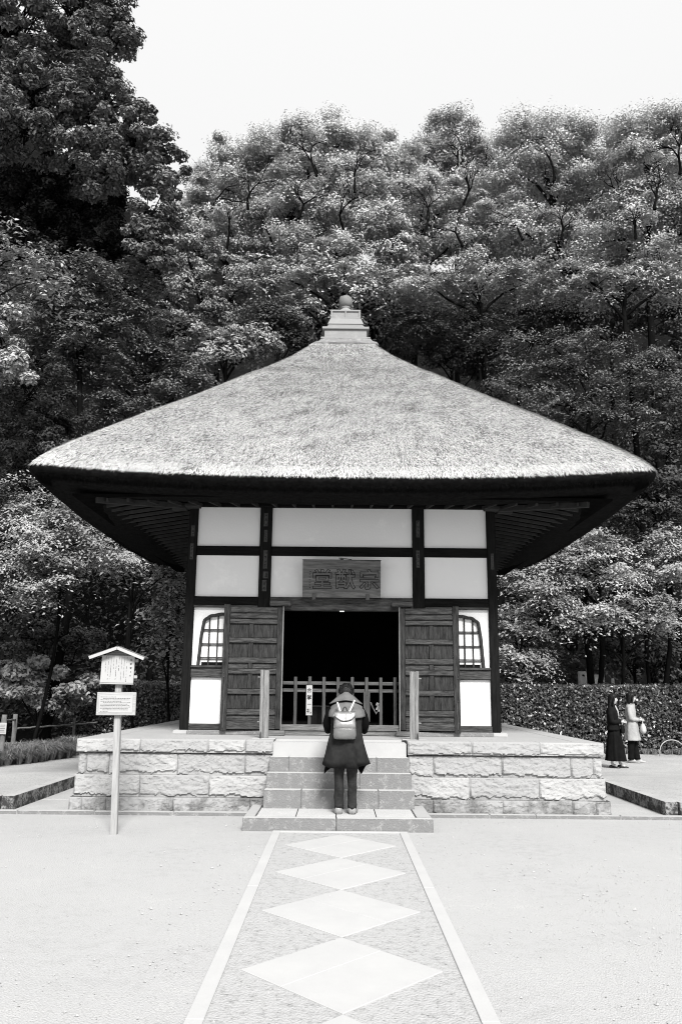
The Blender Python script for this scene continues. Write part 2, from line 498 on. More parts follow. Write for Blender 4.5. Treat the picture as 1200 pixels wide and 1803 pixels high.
# ---------------------------------------------------------------- stone platform
HP = 0.97
plat = thing('stone_platform', 'broad raised platform of rock faced pale stone blocks under the hall', 'platform', (0, 15.7, 0))
def rock_block(x0, x1, z0, z1, y0, mt, seed, D=.05, nu=None, Mx=None, top=False):
    """rock-faced block whose rough face looks to -Y"""
    g = .0016
    x0 += g; x1 -= g; z0 += g * .8; z1 -= g * .3 if top else g * .8
    W_, H_ = x1 - x0, z1 - z0
    nu = nu or max(6, int(W_ / .021)); nv = max(8, int(H_ / .015))
    vs, fs = [], []
    for j in range(nv + 1):
        for i in range(nu + 1):
            u, v = i / nu, j / nv
            x, z = x0 + W_ * u, z0 + H_ * v
            if 0 < j < nv and 0 < i < nu:
                x += .004 * fbm(x * 40, z * 40, seed); z += .004 * fbm(x * 40, z * 40, seed + 9)
            t = .11 + .14 * fbm(x * 3.4, seed * 3.7, .5, 3) + .08 * fbm(x * 19, seed, 2.5, 3)
            e = min(1, .25 + min(u, 1 - u) * W_ / .012) * min(1, .2 + (1 - v) * H_ / .010)
            if v < t: d = D * (.30 + .1 * fbm(x * 12, z * 20, seed, 2))
            else:
                d = D * (1.0 - .82 * ((v - t) / (1 - t)) ** .8) * (1 + .45 * fbm(x * 2.2, z * 3, seed, 3))
                d += .022 * abs(fbm(x * 7 + z * 3, z * 11, seed, 5)) + .006 * fbm(x * 30, z * 30, seed, 3)
                r = mnoise.voronoi(Vector((x * 6, z * 9, seed * 2.3)))[0]
                d += .012 * (r[1] - r[0])
            d = max(0, d * e)
            vs.append((x, y0 - d, z))
    n = nu + 1
    for j in range(nv):
        for i in range(nu):
            fs.append((j * n + i, j * n + i + 1, (j + 1) * n + i + 1, (j + 1) * n + i))
    # skirts back into the wall
    per = [i for i in range(n)] + [j * n + nu for j in range(1, nv + 1)] + [nv * n + i for i in range(nu - 1, -1, -1)] + [j * n for j in range(nv - 1, 0, -1)]
    k = len(vs)
    for q in per: vs.append((vs[q][0], y0 + .3, vs[q][2]))
    for a in range(len(per)):
        b = (a + 1) % len(per)
        fs.append((per[b], per[a], k + a, k + b))
    m_ = MB(Mx); m_.add(vs, fs)
    return m_
def front_course(js, z0, z1, y0, mt, D, seed0, top=False):
    for k, (a, b) in enumerate(zip(js[:-1], js[1:])):
        mb = rock_block(a, b, z0, z1, y0, mt, seed0 + k * 1.7, D * rng.uniform(.8, 1.2), top=top)
        mt_ = mt
        if mt == 'block_stone' and rng.random() < .35: mt_ = 'block_stone_worn'
        mb.build('stone_block', mt_, plat)
C0 = (0.0, .212, 11.68, 'block_base', .03); C2 = (.212, .50, 11.735, 'block_stone', .035); C1 = (.50, .785, 11.755, 'block_stone', .034); CC = (.795, HP, 11.715, 'block_stone', .034)
front_course([-3.67, -3.50, -3.17, -2.26, -1.22, -.955], *C0, 1.1)
front_course([.955, 1.26, 2.21, 3.15, 3.47, 3.67], *C0, 11.1)
front_course([-3.63, -2.74, -1.79, -.95], *C2, 21.1)
front_course([.95, 1.77, 2.72, 3.63], *C2, 31.1)
front_course([-3.60, -3.49, -3.18, -2.24, -1.31, -.935], *C1, 41.1)
front_course([.935, 1.28, 2.22, 3.17, 3.48, 3.60], *C1, 51.1)
front_course([-3.63, -2.76, -1.82, -1.31, -.925], *CC, 61.1, top=True)
front_course([.925, 1.81, 2.75, 3.63], *CC, 71.1, top=True)
for s in (-1, 1):                                                   # side faces, seen edge-on only
    for (z0, z1, y0, mt, D), hw in ((C0, 3.66), (C2, 3.62), (C1, 3.59), (CC, 3.62)):
        Mx = Matrix.Translation((s * hw, 15.72, 0)) @ Matrix.Rotation(R(90) * s, 4, 'Z')
        js = np.linspace(-(15.72 - y0), 15.72 - y0, 9)
        for k, (a, b) in enumerate(zip(js[:-1], js[1:])):
            rock_block(a, b, z0, z1, 0, mt, 90 + k + z0 * 10, D * .8, nu=20, Mx=Mx, top=(z1 == HP)).build('stone_block', mt, plat)
# top: coping tops and floor inside them
for a, b in zip([-3.63, -2.76, -1.82, -1.31], [-2.76, -1.82, -1.31, -.93]):
    box_part('coping_top', 'granite_curb', plat, a + .002, b - .002, 11.735, 12.06, .9, HP + .002, bevel=.003)
for a, b in zip([.93, 1.81, 2.75], [1.81, 2.75, 3.63]):
    box_part('coping_top', 'granite_curb', plat, a + .002, b - .002, 11.735, 12.06, .9, HP + .002, bevel=.003)
for s in (-1, 1):
    for k in range(8):
        x0, x1 = sorted((s * 3.30, s * 3.62))
        box_part('coping_top', 'granite_curb', plat, x0, x1, 12.063 + k * .9, 12.06 + (k + 1) * .9 - .001, .9, HP + .002, bevel=.003)
box_part('platform_floor', 'granite_curb', plat, -3.3, 3.3, 12.065, 19.3, .3, HP - .002, bevel=0)
MB().box(-3.5, 3.5, 12.2, 19.4, -.02, .3).build('core', 'block_base', plat)

# ---------------------------------------------------------------- steps and entrance slab
steps = thing('stone_steps', 'four stone steps with pale treads leading up to the hall doorway', 'steps', (0, 11.5, 0))
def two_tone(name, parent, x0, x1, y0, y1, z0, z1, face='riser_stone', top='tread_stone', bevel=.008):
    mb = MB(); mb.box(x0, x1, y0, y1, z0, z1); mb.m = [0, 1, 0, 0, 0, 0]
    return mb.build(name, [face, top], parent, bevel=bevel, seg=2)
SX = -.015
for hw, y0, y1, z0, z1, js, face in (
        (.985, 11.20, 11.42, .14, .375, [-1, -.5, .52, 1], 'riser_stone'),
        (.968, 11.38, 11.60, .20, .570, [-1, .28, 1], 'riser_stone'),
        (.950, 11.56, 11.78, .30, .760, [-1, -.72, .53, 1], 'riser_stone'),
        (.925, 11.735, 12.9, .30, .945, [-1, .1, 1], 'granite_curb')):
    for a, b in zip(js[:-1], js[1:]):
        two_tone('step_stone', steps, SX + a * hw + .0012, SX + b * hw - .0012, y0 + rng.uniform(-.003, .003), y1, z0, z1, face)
slab = thing('entrance_slab', 'low paved landing slab at the foot of the stone steps', 'slab', (0, 10.9, 0))
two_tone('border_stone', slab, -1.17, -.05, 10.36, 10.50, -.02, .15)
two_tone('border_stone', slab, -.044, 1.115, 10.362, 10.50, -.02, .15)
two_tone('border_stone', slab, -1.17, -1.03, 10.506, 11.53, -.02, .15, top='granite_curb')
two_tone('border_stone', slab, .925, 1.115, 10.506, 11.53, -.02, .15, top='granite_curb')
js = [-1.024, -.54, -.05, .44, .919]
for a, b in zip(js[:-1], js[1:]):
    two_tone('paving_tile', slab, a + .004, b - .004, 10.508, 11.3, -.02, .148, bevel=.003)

# ---------------------------------------------------------------- paved path
path = thing('paved_path', 'straight paved path with four white diamonds leading to the steps', None, (0, 5, 0), kind='structure')
mb = MB(); mb.add([(-.705, -8, .004), (.705, -8, .004), (.705, 10.26, .004), (-.705, 10.26, .004)], [(0, 1, 2, 3)])
mb.build('aggregate_bed', 'aggregate', path)
y = 10.26; L = [2.75, 2.9, 2.7, 2.8, 2.8, 2.8, 2.8]
for s in (-1, 1):
    y = 10.26
    for l in L:
        x0, x1 = sorted((s * .705, s * .80)); 
        box_part('curb_stone', 'granite_pale', path, x0, x1, y - l + .003, y, -.01, .014, bevel=.003); y -= l
box_part('curb_stone', 'granite_pale', path, -.80, .80, 10.264, 10.352, -.01, .013, bevel=.003)
def prism(pts, z0, z1):
    n = len(pts); vs = [(x, y, z0) for x, y in pts] + [(x, y, z1) for x, y in pts]
    fs = [tuple(range(n))[::-1], tuple(range(n, 2 * n))] + [(i, (i + 1) % n, n + (i + 1) % n, n + i) for i in range(n)]
    m_ = MB(); m_.add(vs, fs); return m_
def shrink(pts, g=.003):
    cx = sum(p[0] for p in pts) / len(pts); cy_ = sum(p[1] for p in pts) / len(pts)
    return [(p[0] + (cx - p[0]) * g * 3, p[1] + (cy_ - p[1]) * g * 3) for p in pts]
yc = 9.445; per = 1.355; k = 0
while yc > -6:
    l, r_, t, b = Vector((-.605, yc)), Vector((.605, yc)), Vector((0, yc + per / 2 - .004)), Vector((0, yc - per / 2 + .004))
    if k % 2 == 1 or k == 0:      # joint parallel to the upper left edge
        f = .42; p1 = t.lerp(r_, f); p2 = l.lerp(b, f)
        pieces = [[l, p2, p1, t], [p2, b, r_, p1]]
    else:
        f = .45; p1 = t.lerp(l, f); p2 = r_.lerp(b, f)
        pieces = [[l, b, p2, p1], [p1, p2, r_, t]]
    if k == 3: pass
    for pc in pieces:
        mb = prism(shrink([(p.x, p.y) for p in pc], .0016), -.01, .011)
        mb.build('diamond_slab', 'granite_pale', path, bevel=.002, seg=1)
    yc -= per; k += 1

# loose grains and small pebbles on the court
N = 5200
gy = 3.5 + 8.0 * rng.random(N) ** .8; gx = rng.uniform(-1, 1, N) * (gy * .5 + .6)
keep = ~((np.abs(gx) < .82) & (rng.random(N) < .75)) & ~((gy > 10.3) & (np.abs(gx) < 1.25)) ; gx, gy = gx[keep], gy[keep]; n = len(gx)
clus = np.array([fbm(a * .7, b * .7, 1, 3) for a, b in zip(gx, gy)]); keep = rng.random(n) < np.clip(.35 + clus * 1.6, .08, 1); gx, gy = gx[keep], gy[keep]; n = len(gx)
sz = rng.uniform(.003, .011, n) * np.where(rng.random(n) < .05, 1.7, 1)
P = []
for k in range(4):
    a = np.pi / 2 * k + rng.uniform(-.4, .4, n); rr_ = sz * rng.uniform(.6, 1.1, n)
    P.append(np.stack([gx + rr_ * np.cos(a), gy + rr_ * np.sin(a), np.full(n, .0035) + 0 * gx], 1))
top = np.stack([gx, gy, sz * .9 + .004], 1)
tri = np.concatenate([np.stack([P[k], P[(k + 1) % 4], top], 1) for k in range(4)])
o = quads_mesh('pebbles', tri, 'side_sand', tri=True); tag(o, 'scattered small pebbles and grit on the pale court', 'pebbles', kind='stuff')

# ================================================================ THE HALL
YF, YC, B = 13.2, 15.72, 2.52
hall = thing('temple_hall', 'small square temple hall with white plaster walls and pyramid thatched roof', 'temple', (0, YC, HP))

# corner pillars (all four) and the two front inner pillars
for px_, py_ in ((-2.445, YF + .075), (2.445, YF + .075), (-2.445, YF + 4.965), (2.445, YF + 4.965)):
    o = box_part('pillar', 'wood_dark', hall, px_ - .072, px_ + .072, py_ - .075, py_ + .075, 1.03, 4.62, bevel=.012, seg=2)
    s = 1 if px_ > 0 else -1
    box_part('base_stone', 'granite_curb', hall, px_ - .15, px_ + .15, py_ - .15, py_ + .15, .965, 1.028, bevel=.01, seg=2)
for s in (-1, 1):
    box_part('pillar', 'wood_dark', hall, s * 1.25 - .098, s * 1.25 + .098, YF + .005, YF + .15, 2.93, 4.62, bevel=.01, seg=2)
    box_part('door_post', 'wood_dark', hall, s * 1.0 - .07, s * 1.0 + .07, YF + .03, YF + .15, 1.03, 2.93, bevel=.008)
# horizontal beams, front wall; three bays
bays = [(-2.373, -1.348), (-1.152, 1.152), (1.348, 2.373)]
for a, b in bays:
    box_part('beam', 'wood_dark_h', hall, a, b, YF + .02, YF + .13, 3.80, 3.95, bevel=.006)
for a, b in (bays[0], bays[2]):
    box_part('beam', 'wood_dark_h', hall, a, b, YF + .01, YF + .13, 2.985, 3.12, bevel=.006)
    box_part('rail_strip', 'wood_door_h', hall, a, b, YF - .004, YF + .1, 2.945, 2.98, bevel=.004)
box_part('lintel_beam', 'wood_door_h', hall, -1.152, 1.152, YF - .01, YF + .14, 2.905, 3.118, bevel=.008)
box_part('eave_beam', 'wood_dark_h', hall, -2.75, 2.75, YF - .02, YF + .16, 4.605, 4.78, bevel=.01)
for s in (-1, 1):
    box_part('eave_beam', 'wood_dark', hall, s * 2.445 - .09, s * 2.445 + .09, YF - .35, YF + 5.4, 4.625, 4.775, bevel=.01)
    box_part('bracket_arm', 'rafter_wood', hall, s * 2.44 - .12, s * 2.44 + .12, YF - .22, YF - .02, 4.56, 4.61, bevel=.006)
    x0, x1 = sorted((s * 2.56, s * 2.80))
    box_part('bracket_arm', 'rafter_wood', hall, x0, x1, YF - .06, YF + .06, 4.53, 4.585, bevel=.006)
# plaster panels, front
def plaster(a, b, z0, z1, y=YF + .06):
    return box_part('plaster_panel', 'plaster', hall, a, b, y, y + .06, z0, z1, bevel=.002)
for a, b in bays:
    plaster(a, b, 3.952, 4.605)
    plaster(a, b, 3.122, 3.798)
for s in (-1, 1):
    a, b = sorted((s * 2.373, s * 1.07))
    plaster(a, b, 1.125, 1.835)
    box_part('sill_beam', 'wood_door_h', hall, a, b, YF + .0, YF + .13, 1.84, 1.985, bevel=.006)
    box_part('sill_cap', 'wood_door_h', hall, a, b, YF - .03, YF + .13, 1.988, 2.022, bevel=.004)
    box_part('ground_beam', 'wood_door_h', hall, a, b, YF - .01, YF + .14, 1.035, 1.122, bevel=.008)
    box_part('ground_sill', 'riser_stone', hall, a, b, YF - .12, YF + .14, .966, 1.032, bevel=.008)

# bell-shaped windows
def bell_outline(hw, h, inset=0.0, n=10):
    """half outline from bottom to apex: (x, z)"""
    P = [(hw, 0), (hw - .018, .25 * h / .83), (hw - .034, .47 * h / .83)]
    # three scallops up to the point
    cps = [((hw - .062, .655 * h / .83), (hw - .135, .762 * h / .83), .022), ((hw - .135, .762 * h / .83), (hw - .255, .806 * h / .83), .016), ((hw - .255, .806 * h / .83), (0, h), .010)]
    pts = list(P)
    for (ax, az), (bx, bz), bul in cps:
        for k in range(n):
            t = k / n
            x, z = ax + (bx - ax) * t, az + (bz - az) * t
            nx, nz_ = (bz - az), -(bx - ax); L_ = math.hypot(nx, nz_); q = math.sin(math.pi * t) * bul
            pts.append((x + nx / L_ * q, z + nz_ / L_ * q))
    pts.append((0, h))
    return pts
def bell_window(cx):
    hw, h, z0, w = .43, .832, 2.026, .046
    half = bell_outline(hw, h)
    full = [(-x, z) for x, z in half] + [(x, z) for x, z in half[-2::-1]]
    inner = []
    for i, (x, z) in enumerate(full):
        a = full[max(0, i - 1)]; b = full[min(len(full) - 1, i + 1)]
        dx, dz = b[0] - a[0], b[1] - a[1]; L_ = math.hypot(dx, dz)
        inner.append((x + dz / L_ * w, max(0, z - dx / L_ * w) if 0 < i < len(full) - 1 else 0))
    mb = MB(); n = len(full); y0, y1 = YF - .005, YF + .09
    vs = []
    for (x, z), (ix, iz) in zip(full, inner):
        vs += [(cx + x, y0 + .02, z0 + z), (cx + x * .99, y0, z0 + z), (cx + ix, y0 + .01, z0 + iz), (cx + ix, y1, z0 + iz), (cx + x, y1, z0 + z)]
    fs = []
    for i in range(n - 1):
        for k in range(5):
            fs.append((i * 5 + k, i * 5 + (k + 1) % 5, (i + 1) * 5 + (k + 1) % 5, (i + 1) * 5 + k))
    mb.add(vs, fs)
    wf = mb.build('window', 'wood_door', hall)
    # plaster around the opening
    x0, x1 = cx - .512, cx + .512 
    a, b = (max(x0, -2.373), min(x1, -1.07)) if cx < 0 else (max(x0, 1.07), min(x1, 2.373))
    mb = MB(); vs, fs = [], []; yp = YF + .06
    top = 2.943
    ring = []
    for (x, z) in full:
        X = cx + x * .97; Z = z0 + z * .985
        # project to the surrounding rectangle
        if z < h * .80: O = (a if x < 0 else b, Z)
        else: O = (min(b, max(a, cx + x * 1.6)), top)
        vs += [(X, yp, Z), (O[0], yp, O[1])]
    # corners
    for i in range(n - 1):
        p, q = vs[2 * i + 1], vs[2 * i + 3]
        if abs(p[2] - q[2]) > .05 and abs(p[0] - q[0]) > .005:
            k = len(vs); cxn = a if p[0] < cx else b
            vs.append((cxn, yp, top)); fs.append((2 * i, 2 * i + 1, k, 2 * i + 3, 2 * i + 2))
        else: fs.append((2 * i, 2 * i + 1, 2 * i + 3, 2 * i + 2))
    mb.add(vs, fs); mb.build('plaster_panel', 'plaster', hall)
    # paper, bars
    def zmax(x):
        x = abs(x); zz = 0
        for (ax, az), (bx, bz) in zip(half[:-1], half[1:]):
            if min(ax, bx) <= x <= max(ax, bx): zz = max(zz, az + (bz - az) * (0 if ax == bx else (x - ax) / (bx - ax)))
        return zz
    def xmax(z):
        for (ax, az), (bx, bz) in zip(half[:-1], half[1:]):
            if az <= z <= bz: return ax + (bx - ax) * (z - az) / max(1e-6, bz - az)
        return 0
    mb = MB(); m_ = [(cx + x * .96, YF + .068, z0 + z * .97) for x, z in full]
    mb.add(m_, [tuple(range(len(m_)))[::-1]]); mb.build('paper', 'paper', wf)
    for k in range(-2, 3):
        x = k * .135 + (.02 if k < 0 else -.02 if k > 0 else 0)
        zt = zmax(x) - .03
        box_part('bar', 'wood_door', wf, cx + x - .011, cx + x + .011, YF + .035, YF + .055, z0, z0 + zt, bevel=.002)
    for z in (.09, .12, .31, .335, .535, .56):
        xm = xmax(z) - .03
        box_part('bar', 'wood_door_h', wf, cx - xm, cx + xm, YF + .045, YF + .062, z0 + z, z0 + z + .011, bevel=.001)
    mb = MB(); mb.add([(cx - .36, YF + .062, z0), (cx + .36, YF + .062, z0), (cx + .36, YF + .062, z0 + .05), (cx - .36, YF + .062, z0 + .05)], [(0, 1, 2, 3)])
    mb.build('lower_board', 'wood_dark_h', wf)
bell_window(-1.862); bell_window(1.862)

# the three other walls: plaster with beams (seen only from beside), interior and floor
for Mx, nm in ((Matrix.Rotation(R(90), 4, 'Z'), 'r'), (Matrix.Rotation(R(-90), 4, 'Z'), 'l'), (Matrix.Rotation(R(180), 4, 'Z'), 'b')):
    T = Matrix.Translation((0, YC, 0)) @ Mx
    def wp(name, mt, x0, x1, y0, y1, z0, z1):
        return MB(T).box(x0, x1, y0, y1, z0, z1).build(name, mt, hall, bevel=.004, seg=1)
    for z0, z1 in ((1.125, 2.15), (2.30, 3.122), (3.122 + .13, 4.6)):
        for a, b in ((-2.37, -.8), (-.66, .66), (.8, 2.37)):
            wp('plaster_panel', 'plaster', a, b, -2.46, -2.40, z0, z1)
    for z0, z1 in ((1.035, 1.122), (2.155, 2.295), (3.125, 3.25)):
        wp('beam', 'wood_dark_h', -2.37, 2.37, -2.50, -2.39, z0, z1)
    for x in (-.73, .73): wp('pillar', 'wood_dark', x - .068, x + .068, -2.505, -2.38, 1.03, 4.62)
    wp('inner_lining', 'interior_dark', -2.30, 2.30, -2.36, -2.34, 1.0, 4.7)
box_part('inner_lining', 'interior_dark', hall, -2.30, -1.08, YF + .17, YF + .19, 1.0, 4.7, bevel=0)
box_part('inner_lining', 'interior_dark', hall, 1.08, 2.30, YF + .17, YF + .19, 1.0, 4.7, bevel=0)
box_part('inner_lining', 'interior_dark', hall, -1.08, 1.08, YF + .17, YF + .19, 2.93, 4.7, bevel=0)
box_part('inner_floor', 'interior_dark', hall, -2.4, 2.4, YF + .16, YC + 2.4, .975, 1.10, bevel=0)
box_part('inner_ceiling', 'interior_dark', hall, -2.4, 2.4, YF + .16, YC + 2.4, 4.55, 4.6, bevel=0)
# threshold of the doorway
box_part('threshold', 'wood_weathered_h', hall, -.93, .93, YF - .03, YF + .12, 1.03, 1.125, bevel=.01, seg=2)
box_part('threshold_step', 'wood_weathered_h', hall, -1.0, 1.0, YF - .16, YF - .035, .968, 1.025, bevel=.012, seg=2)
# pivot blocks of the doors
for s in (-1, 1):
    box_part('pivot_block', 'wood_door_h', hall, s * .97 - .17, s * .97 + .17, YF - .13, YF - .015, 2.965, 3.045, bevel=.01, seg=2)
    box_part('pivot_block', 'wood_weathered_h', hall, s * 1.0 - .15, s * 1.0 + .15, YF - .30, YF - .165, .97, 1.045, bevel=.01, seg=2)
    MB().tube([(s * .925, YF - .08, 1.03), (s * .925, YF - .08, 2.97)], .012, 8).build('pivot_rod', 'wood_weathered', hall)
box_part('latch_plate', 'plaster', hall, -.03, .045, YF - .035, YF - .012, 2.885, 2.903, bevel=.002)

# ---------------------------------------------------------------- door leaves
def door_leaf(s):
    hinge = Vector((s * .925, YF - .075, 1.055))
    # local x runs from the hinge outwards, local y = away from the wall, local z up
    ang = R(5.0)
    ex = Vector((s * math.cos(ang), -math.sin(ang), 0)); ey = Vector((0, -1, 0)) * math.cos(ang) + Vector((-s * math.sin(ang), 0, 0))
    T = Matrix((ex, ey, Vector((0, 0, 1)))).transposed().to_4x4(); T.translation = hinge
    W_, H_ = .925, 1.885
    lab = None
    fr = MB(T).box(.012, .092, -.03, .03, .0, H_).build('door', 'wood_door', hall, bevel=.006, seg=1)
    def p(name, mt, x0, x1, y0, y1, z0, z1, bv=.006):
        return MB(T).box(x0, x1, y0, y1, z0, z1).build(name, mt, fr, bevel=bv, seg=1)
    p('stile', 'wood_door', W_ - .085, W_ + .012, -.035, .04, -.03, H_ + .035)
    zz = lambda q: H_ * (1 - (q - 785) / (1570 - 785))
    rails = [(785, 822, .018), (832, 860, .024), (866, 896, .026), (988, 1021, .03), (1116, 1151, .03), (1188, 1221, .03), (1316, 1350, .03), (1445, 1481, .03), (1520, 1571, .026)]
    for a, b, y in rails:
        p('rail', 'wood_door_h', .092, W_ - .087, -.02, y + .012, zz(b), zz(a), .007)
    xm0, xm1 = .465, .535
    for a, b in ((898, 986), (1023, 1114), (1223, 1314), (1352, 1443), (1153, 1186)):
        p('muntin', 'wood_door', xm0, xm1, -.02, .034, zz(b), zz(a), .006)
        for x0, x1 in ((.092, xm0 - .002), (xm1 + .002, W_ - .087)):
            if b - a < 50: p('panel', 'wood_door_h', x0, x1, -.015, .012, zz(b), zz(a), .004)
            else: p('panel', 'wood_door', x0, x1, -.015, .004, zz(b), zz(a), .003)
    for a, b in ((823, 831), (861, 865), (1483, 1518)):
        p('panel', 'wood_door_h', .092, W_ - .087, -.015, .010, zz(b), zz(a), .002)
    p('back_board', 'wood_dark', .092, W_ - .087, -.028, -.02, .02, H_ - .02, 0)
    for z in (H_ - .01, H_ * .45, H_ * .42, .45, .12):
        MB(T).tube([(W_ - .02, .035, z), (W_ - .02, .052, z)], .008, 8).build('nail', 'iron', fr)
    MB(T).bar((W_ - .045, .05, .42), (W_ - .03, .05, .02), .012, .012, (0, 1, 0)).build('hook', 'iron', fr)
    return fr
door_leaf(-1); door_leaf(1)

# ---------------------------------------------------------------- rafters and eave boards
RO, RI = 3.68, 2.46
ZO, ZI = 4.435, 4.63
def side_T(k): return Matrix.Translation((0, YC, 0)) @ Matrix.Rotation(R(90 * k), 4, 'Z')
raf_proto = {}
for k in range(4):
    T = side_T(k)
    n = 24
    for i in range(n):
        x = -3.55 + 7.1 * i / (n - 1)
        ri = max(RI - .1, abs(x) + .03)
        if ri > RO - .1: continue
        zi = ZO + (ZI - ZO) * (RO - ri) / (RO - RI)
        MB(T).bar((x, -RO, ZO), (x, -ri, zi), .032, .05).build('rafter', 'rafter_wood', hall)
    # boards above the rafters
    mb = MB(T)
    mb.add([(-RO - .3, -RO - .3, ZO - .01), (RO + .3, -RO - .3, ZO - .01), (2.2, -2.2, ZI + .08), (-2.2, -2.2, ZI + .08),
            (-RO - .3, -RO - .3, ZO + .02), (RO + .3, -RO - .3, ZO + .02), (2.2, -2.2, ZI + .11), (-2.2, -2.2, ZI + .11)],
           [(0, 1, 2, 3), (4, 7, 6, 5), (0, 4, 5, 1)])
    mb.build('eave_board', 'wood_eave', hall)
for sx, sy_ in ((-1, -1), (1, -1), (1, 1), (-1, 1)):
    MB().bar((sx * (RO + .02), YC + sy_ * (RO + .02), ZO - .01), (sx * 2.4, YC + sy_ * 2.4, ZI - .01), .075, .085).build('hip_rafter', 'rafter_wood', hall)

# ---------------------------------------------------------------- thatch
PROF = [(.60, 8.40), (.70, 8.26), (1.0, 7.93), (1.48, 7.49), (1.74, 7.28), (2.21, 6.86), (2.65, 6.48), (3.16, 6.03), (3.62, 5.59), (4.13, 5.09), (4.37, 4.83), (4.50, 4.67), (4.535, 4.60)]
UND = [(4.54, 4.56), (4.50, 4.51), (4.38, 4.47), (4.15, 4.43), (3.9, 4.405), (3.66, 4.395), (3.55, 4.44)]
PR = np.array([p_[0] for p_ in PROF]); PZ = np.array([p_[1] for p_ in PROF])
def plan(th, r):
    c, s = np.cos(th), np.sin(th)
    p_ = 34.0
    k = (np.abs(c) ** p_ + np.abs(s) ** p_) ** (-1 / p_)
    return r * k * c, r * k * s
def corner_lift(x, y, r):
    a = np.minimum(np.abs(x), np.abs(y)) / np.maximum(np.maximum(np.abs(x), np.abs(y)), 1e-6)
    return .17 * a ** 2.6 * np.clip((r - 2.6) / 1.8, 0, 1) ** 1.3
NT = 224
ths = np.linspace(0, 2 * np.pi, NT, endpoint=False) + np.pi / NT
rr = []
for i in range(len(PROF) - 1):
    for t in np.linspace(0, 1, 5, endpoint=False):
        rr.append((PROF[i][0] + (PROF[i + 1][0] - PROF[i][0]) * t, PROF[i][1] + (PROF[i + 1][1] - PROF[i][1]) * t, 0))
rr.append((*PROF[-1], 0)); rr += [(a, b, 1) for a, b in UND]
mb = MB(); vs = []
for (r_, z_, u_) in rr:
    x, y = plan(ths, r_); lf = corner_lift(x, y, max(r_, 4.2) if u_ and r_ > 4 else r_)
    nz_ = np.array([fbm(a * 3, b * 3, z_ * 3, 3) for a, b in zip(x, y)]) * (.018 if not u_ else .012)
    for a, b, c_, d_ in zip(x, y, lf, nz_): vs.append((a, YC + b, z_ + c_ + d_))
fs, ms = [], []
for i in range(len(rr) - 1):
    for k in range(NT):
        a, b = i * NT + k, i * NT + (k + 1) % NT
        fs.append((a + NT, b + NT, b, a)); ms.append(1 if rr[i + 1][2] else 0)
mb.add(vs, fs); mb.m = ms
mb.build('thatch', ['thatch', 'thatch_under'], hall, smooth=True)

def roof_pt(th, r):
    x, y = plan(th, r); return x, y, np.interp(r, PR, PZ) + corner_lift(x, y, r)
def straws(N, rmin, rmax, length, width, lift, jit, seed_front=True):
    u = rng.random(N); r = np.sqrt(rmin ** 2 + u * (rmax ** 2 - rmin ** 2))
    th = rng.uniform(-np.pi, np.pi, N)
    # three quarters of the straws on the front, where they are seen
    fr = rng.random(N) < .72
    # uniform across the front face
    w = rng.uniform(-1, 1, N) * 1.06
    th = np.where(fr, -np.pi / 2 + np.arctan(np.clip(w, -1.1, 1.1)), th)
    x, y, z = roof_pt(th, r)
    x2, y2, z2 = roof_pt(th, np.minimum(r + .05, 4.535))
    d = norm(np.stack([x2 - x, y2 - y, z2 - z], 1) + 1e-9)
    # tangent across
    x3, y3, z3 = roof_pt(th + .01, r)
    t = norm(np.stack([x3 - x, y3 - y, z3 - z], 1))
    nrm = norm(np.cross(t, d)); nrm = np.where(nrm[:, 2:3] < 0, -nrm, nrm)
    L = length * rng.uniform(.5, 1.4, N)[:, None]
    dd = norm(d + t * rng.normal(0, jit, N)[:, None] + nrm * rng.uniform(-.02, lift, N)[:, None])
    c = np.stack([x, YC + y, z], 1) + nrm * rng.uniform(-.004, .012, N)[:, None]
    wv = norm(np.cross(dd, nrm)) * (width * rng.uniform(.6, 1.4, N)[:, None])
    return np.stack([c - wv, c + wv, c + dd * L], 1)
q = np.concatenate([straws(270000, .62, 4.53, .058, .0036, .40, .33), straws(9000, 4.4, 4.53, .06, .0040, .2, .34)])
o = quads_mesh('straw', q, 'straw', hall, tri=True); o['kind'] = 'stuff'
# dark cut ends hanging under the lip
N = 24000
th = np.where(rng.random(N) < .7, -np.pi / 2 + np.arctan(rng.uniform(-1.1, 1.1, N)), rng.uniform(-np.pi, np.pi, N))
r = rng.uniform(4.30, 4.50, N); x, y = plan(th, r); zb = np.interp(r, [4.15, 4.38, 4.47, 4.5], [4.43, 4.47, 4.51, 4.60]) + corner_lift(x, y, np.full(N, 4.3)) * 1.0
c = np.stack([x, YC + y, zb + .03], 1); out = norm(np.stack([x, y, 0 * x], 1))
dd = norm(out * rng.uniform(-.2, .35, N)[:, None] + rng.normal(0, .18, (N, 3)) - np.array([0, 0, 1.0]))
wv = norm(np.cross(dd, out)) * .004; L = rng.uniform(.03, .085, N)[:, None]
q = np.empty((N, 4, 3)); q[:, 0] = c - wv; q[:, 1] = c + wv; q[:, 2] = c + dd * L + wv * .6; q[:, 3] = c + dd * L - wv * .6
o = quads_mesh('straw_ends', q, 'thatch_under', hall); o['kind'] = 'stuff'

